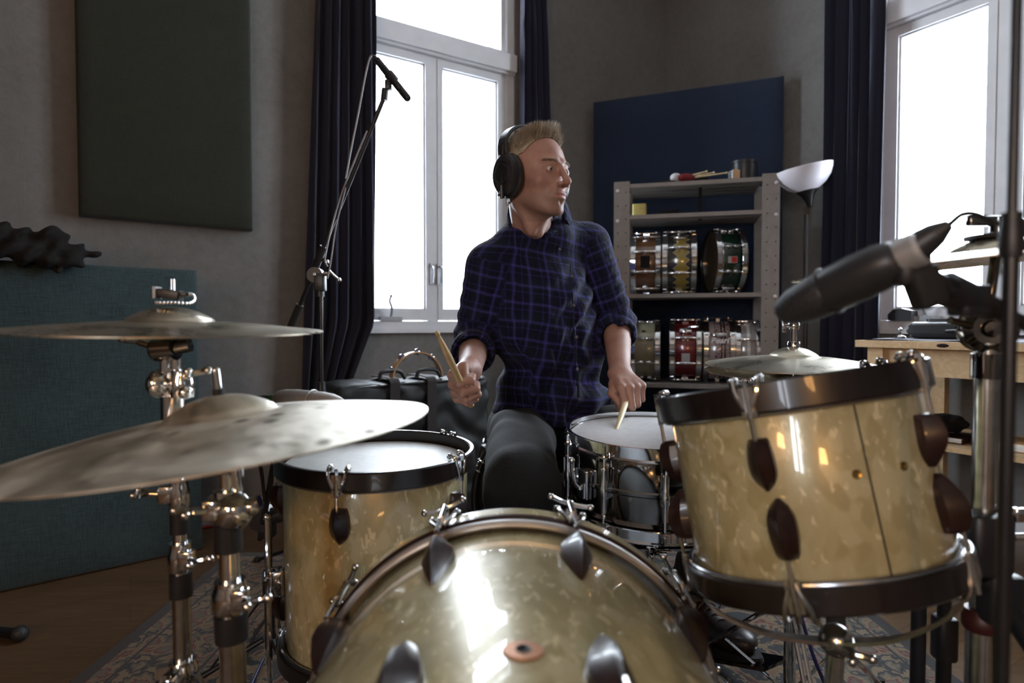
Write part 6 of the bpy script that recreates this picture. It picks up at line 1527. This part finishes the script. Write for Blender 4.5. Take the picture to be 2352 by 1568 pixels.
def plaid_coords(v):
    P = v.astype(np.float32); qc = (P - V3(MID)) @ TR_; ang = np.arctan2(qc[:, 0], -qc[:, 1]); u = np.where(np.abs(ang) < 1.0, qc[:, 0] + 0 * ang, np.sign(ang) * (.115 + (np.abs(ang) - 1.0) * .13)); w_ = P[:, 2]
    out = np.stack([u, w_ + .02 * np.sin(u * 8), np.zeros(len(P))], 1)
    for S_, E_, C_ in ((SR, ER, CUFR), (SL, EL, CUFL)):
        for a, b, base in ((S_, E_, 0), (E_, C_, (E_ - S_).length)):
            ab = V3(b - a); t = ((P - V3(a)) @ ab) / (ab @ ab); tc = np.clip(t, 0, 1); dist = np.linalg.norm(P - V3(a) - tc[:, None] * ab, axis=1)
            m = (dist < .074) & (t > (-.1 if base == 0 else 0)) & (np.abs(qc[:, 0]) > .105)
            x_, y_, _ = frame_of(b - a); rel = P - V3(a); an = np.arctan2(rel @ V3(y_), rel @ V3(x_))
            out[m] = np.stack([an[m] * .058, base + t[m] * np.linalg.norm(ab), np.zeros(m.sum())], 1)
    return out
shirt = P_(mesh_np('shirt', sv_, sf_, 'plaid_cotton', None, {'plaid': ('FLOAT_VECTOR', plaid_coords(sv_))}))
# collar
simple('button_grey', (.10, .10, .12), .4)
def collar_mesh():
    ax3 = (Vector(from_head((0, .02, -.06))) - NB).normalized(); f_ = (FT - ax3 * FT.dot(ax3)).normalized(); s2 = ax3.cross(f_)
    for sd in (1, -1):
        rows = []; n = 22
        for i in range(n + 1):
            a = math.pi - (math.pi - R(16)) * i / n; fr = i / n; drop = .012 * max(0, (fr - .62) / .38) ** 1.5
            d_ = f_ * math.cos(a) + s2 * math.sin(a) * sd
            tip = max(0, (fr - .72) / .28)
            R0 = .066; base = NB + ax3 * (.034 - drop * 1.6) + f_ * .008
            h_ = .030 - .012 * tip
            pts = [base + d_ * (R0 - .002) + ax3 * -.004, base + d_ * (R0 - .001) + ax3 * h_ * .8, base + d_ * (R0 + .002) + ax3 * h_, base + d_ * (R0 + .0055) + ax3 * (h_ - .002),
                   base + d_ * (R0 + .0125) + ax3 * h_ * .35, base + d_ * (R0 + .018 + .004 * tip) + ax3 * (-.006 - .030 * tip), base + d_ * (R0 + .0155 + .004 * tip) + ax3 * (-.007 - .030 * tip), base + d_ * (R0 + .006) + ax3 * .004]
            rows.append(pts)
        g = MB(); g.loft(rows); o = g.build('collar', 'plaid_cotton', None, angle=70)
        v = np.array([list(p.co) for p in o.data.vertices]); pc = np.stack([v @ np.array(s2) * 1.2, v @ np.array(ax3), v[:, 0] * 0], 1)
        a = o.data.attributes.new('plaid', 'FLOAT_VECTOR', 'POINT'); a.data.foreach_set('vector', pc.astype(np.float32).ravel()); P_(o)
collar_mesh()
qv = (sv_ - np.array(MID)) @ TR_
for z in (1.035, .985, .905, .825, .745, .66):
    m = np.where((np.abs(sv_[:, 2] - z) < .012) & (np.abs(qv[:, 0] - .024) < .010))[0]
    if not len(m): continue
    i = m[np.argmin(qv[m, 1])]; c = Vector(sv_[i]); g = MB(); g.lathe([(0, .0015), (.0024, .0016), (.0040, .0022), (.0043, .001), (.0040, -.001), (0, -.001)], c + FT * .0015, FT, 18); P_(g.build('button', 'button_grey', None))
# trousers
HPR = at(1196, 985, 1.75); HPL = at(1330, 985, 1.82); KNR = at(1198, 1118, 1.30); KNL = Vector((.575, 1.50, .50)); ANR = Vector((.030, 1.265, .13)); ANL = Vector((.470, 1.575, .17))
def trouser_sdf(P):
    d = ell((P - V3((HPR + HPL) / 2)) @ TR_, (0, .02, 0), (.165, .12, .095))
    x, y, z = P[..., 0], P[..., 1], P[..., 2]
    a = smin(cap(P, V3(HPR), V3(KNR), .094, .080), cap(P, V3(KNR), V3(ANR), .078, .056), .03); b = smin(cap(P, V3(HPL), V3(KNL), .092, .076), cap(P, V3(KNL), V3(ANL), .074, .056), .03)
    d = smin(d, smin(a, b, .02), .04)
    d = d + .0035 * np.sin(y * 62 + 3 * np.sin(x * 30)) * np.exp(-((y - 1.62) ** 2) / .012) + .0028 * np.sin(z * 90 + x * 40 + 3 * np.sin(y * 25)) * np.clip((.56 - z) / .1, 0, 1) + .0015 * np.sin(x * 85 + y * 20)
    for A_, K_ in ((ANR, KNR), (ANL, KNL)):
        u = V3((A_ - K_).normalized()); rel = P - V3(A_); al = rel @ u; d = smax(d, np.where(np.linalg.norm(rel, axis=-1) < .14, al, -1).astype(np.float32), .004)
    return d
tv, tf = sdf_mesh(trouser_sdf, (-.12, 1.15, .08), (.70, 2.0, .72), .0088)
P_(mesh_np('trousers', tv, tf, 'trouser_cotton'))
# shoes
def shoe(heel, toe, ankle, seg=.0048):
    u = (toe - heel).normalized(); side = Vector((0, 0, 1)).cross(u).normalized(); up_ = u.cross(side); L = (toe - heel).length
    M3 = np.array([list(u), list(side), list(up_)], np.float32).T
    def f(P):
        q = (P - V3(heel)) @ M3
        d = cap(q, (.02, 0, .045), (L * .45, 0, .042), .036, .038); d = smin(d, ell(q, (L * .76, 0, .030), (.068, .044, .032)), .03); d = smin(d, cap(P, V3(heel + u * .045 + up_ * .06), V3(ankle), .037, .040), .03)
        d = smax(d, -(q[..., 2] - .006), .006); return d
    lo, hi = pad_bounds([heel, toe, ankle, heel - u * .03, toe + u * .02], .055); v, fc_ = sdf_mesh(f, lo, hi, seg); o = P_(mesh_np('shoe', v, fc_, 'shoe_leather'))
    g = MB(); rings = []
    for zz, ex in ((-.012, 0), (-.010, .003), (.006, .003), (.010, .001)):
        ring = []
        for k in range(40):
            t = math.tau * k / 40; cx_ = L * .5; lx = math.cos(t) * (L * .5 + .024 + ex) ; wy = math.sin(t) * (.040 + ex + .007 * math.cos(t) - .004 * math.cos(2 * t)); ring.append(heel + u * (cx_ + lx) + side * wy + up_ * zz)
        rings.append(ring)
    g.loft(rings); s_ = g.build('sole', 'black_rubber', None); s_.parent = o; s_.matrix_parent_inverse = Matrix.Identity(4); s_.matrix_parent_inverse = Matrix.Identity(4)
    for k in range(5):
        c = heel + u * (L * (.40 + .075 * k)) + up_ * (.088 - .0088 * k); g = MB(); g.tube([c - side * .024 - up_ * .010, c - side * .010 + up_ * .001, c + side * .010 + up_ * .001 + u * .008, c + side * .024 - up_ * .010 + u * .008], .0022, 6, smooth=3)
        lc = g.build('shoelace', 'lace', None); lc.parent = o
    c = heel + u * (L * .40) + up_ * .090; g = MB(); g.tube([c, c + side * .03 + up_ * .016, c + side * .05 + up_ * -.01, c + side * .03 - up_ * .03, c + side * .005 - up_ * .004, c - side * .03 + up_ * .010, c - side * .045 - up_ * .02, c - side * .02 - up_ * .01, c], .0018, 6, smooth=4); lc = g.build('shoelace', 'lace', None); lc.parent = o
    return o
shoe(Vector((.455, 1.600, .045)), Vector((.550, 1.375, .085)), ANL + Vector((0, 0, .0)))
shoe(Vector((.030, 1.285, .050)), Vector((.024, 1.055, .092)), ANR + Vector((0, 0, .0)))

# headphones
hpM = Matrix.Translation(HC_) @ Matrix.Rotation(YAW, 4, 'Z') @ Matrix.Scale(HS, 4)
hp = thing('headphones', 'black over-ear headphones on the head of the drummer', 'headphones', matrix=hpM)
tl = Matrix.Rotation(R(-10), 4, 'X')
for sx in (-1, 1):
    cM = Matrix.Translation((sx * .074, .012, -.010)) @ Matrix.Rotation(R(90) * sx, 4, 'Y') @ Matrix.Rotation(R(4), 4, 'X')
    g = MB(); g.lathe([(.020, -.006), (.046, -.006), (.052, .002), (.052, .010), (.047, .016), (.020, .016)], M=cM, seg=44, closed_prof=True, sx=1.12, sy=.84); cu = g.build('ear_cushion', 'leather_black', hp)
    g = MB(); g.lathe([(0, .014), (.046, .014), (.050, .017), (.049, .028), (.042, .036), (.030, .039), (.028, .0375), (0, .0375)], M=cM, seg=44, sx=1.12, sy=.84); cp = g.build('ear_cup', 'black_plastic', hp)
    g = MB(); g.torus((0, 0, .0385), .024, .0016, M=cM, seg=36, ring=8); g.build('cup_ring', 'grey_mic', cp)
    g = MB(); g.tube([cM @ Vector((-.030, 0, .038)), cM @ Vector((-.058, 0, .036)), Vector((sx * .100, .018, .066))], .0065, 10, smooth=4); g.sphere(cM @ Vector((-.052, .010, .037)), .0042, 10); g.build('yoke', 'black_plastic', hp)
rows = []
for i in range(33):
    a = R(-22) + R(224) * i / 32; cx, cz = math.cos(a), math.sin(a)
    c = Vector((.100 * cx, .018 + .020 * max(0, cz), .045 + .092 * cz)); o_ = Vector((cx, 0, cz)).normalized(); w_ = .017
    rows.append([c + Vector((0, -w_, 0)), c + Vector((0, -w_ * .8, 0)) + o_ * .0045, c + Vector((0, w_ * .8, 0)) + o_ * .0045, c + Vector((0, w_, 0)), c + Vector((0, w_ * .8, 0)) - o_ * .0045, c + Vector((0, -w_ * .8, 0)) - o_ * .0045])
g = MB(); g.loft(rows[3:-3]); g.build('headband', 'leather_black', hp)

def stick(label, G, tip, butt, mat):
    d = (tip - G).normalized(); a = G - d * butt; L = (tip - a).length; th = thing('drumstick', label, 'drumstick', a, group=None)
    g = MB(); r = .0074; g.lathe([(0, 0), (r * .7, .001), (r, .004), (r, L * .70), (r * .72, L * .86), (r * .42, L * .955), (r * .40, L - .012), (r * .62, L - .008), (r * .66, L - .004), (r * .4, L - .0005), (0, L)], (0, 0, 0), d, 20); g.build('shaft', mat, th); return th
stick('wooden drumstick raised in the hand at the left, pointing up and left', GR, TIPR, .060, 'stick_wood')
stick('pale drumstick in the hand at the right with its tip on the snare head', GL, TIPL + Vector((0, 0, .002)), .09, 'stick_wood_pale')

# drum throne
tc_ = (HPR + HPL) / 2; th = thing('drum_throne', 'round black drum throne under the seated drummer', 'stool', (tc_.x, tc_.y + .02, 0)); sz = tc_.z - .098
g = MB(); g.lathe([(0, sz - .075), (.15, sz - .075), (.172, sz - .06), (.176, sz - .02), (.160, sz + .002), (.08, sz + .006), (0, sz + .004)], seg=48); g.build('seat', 'leather_black', th)
g = MB(); g.cyl((0, 0, .12), (0, 0, sz - .07), .0155, seg=22); g.build('post', 'chrome', th)
tripod_parts(th, (0, 0, 0), .22, .20, [200, 340, 270], mat='chrome')
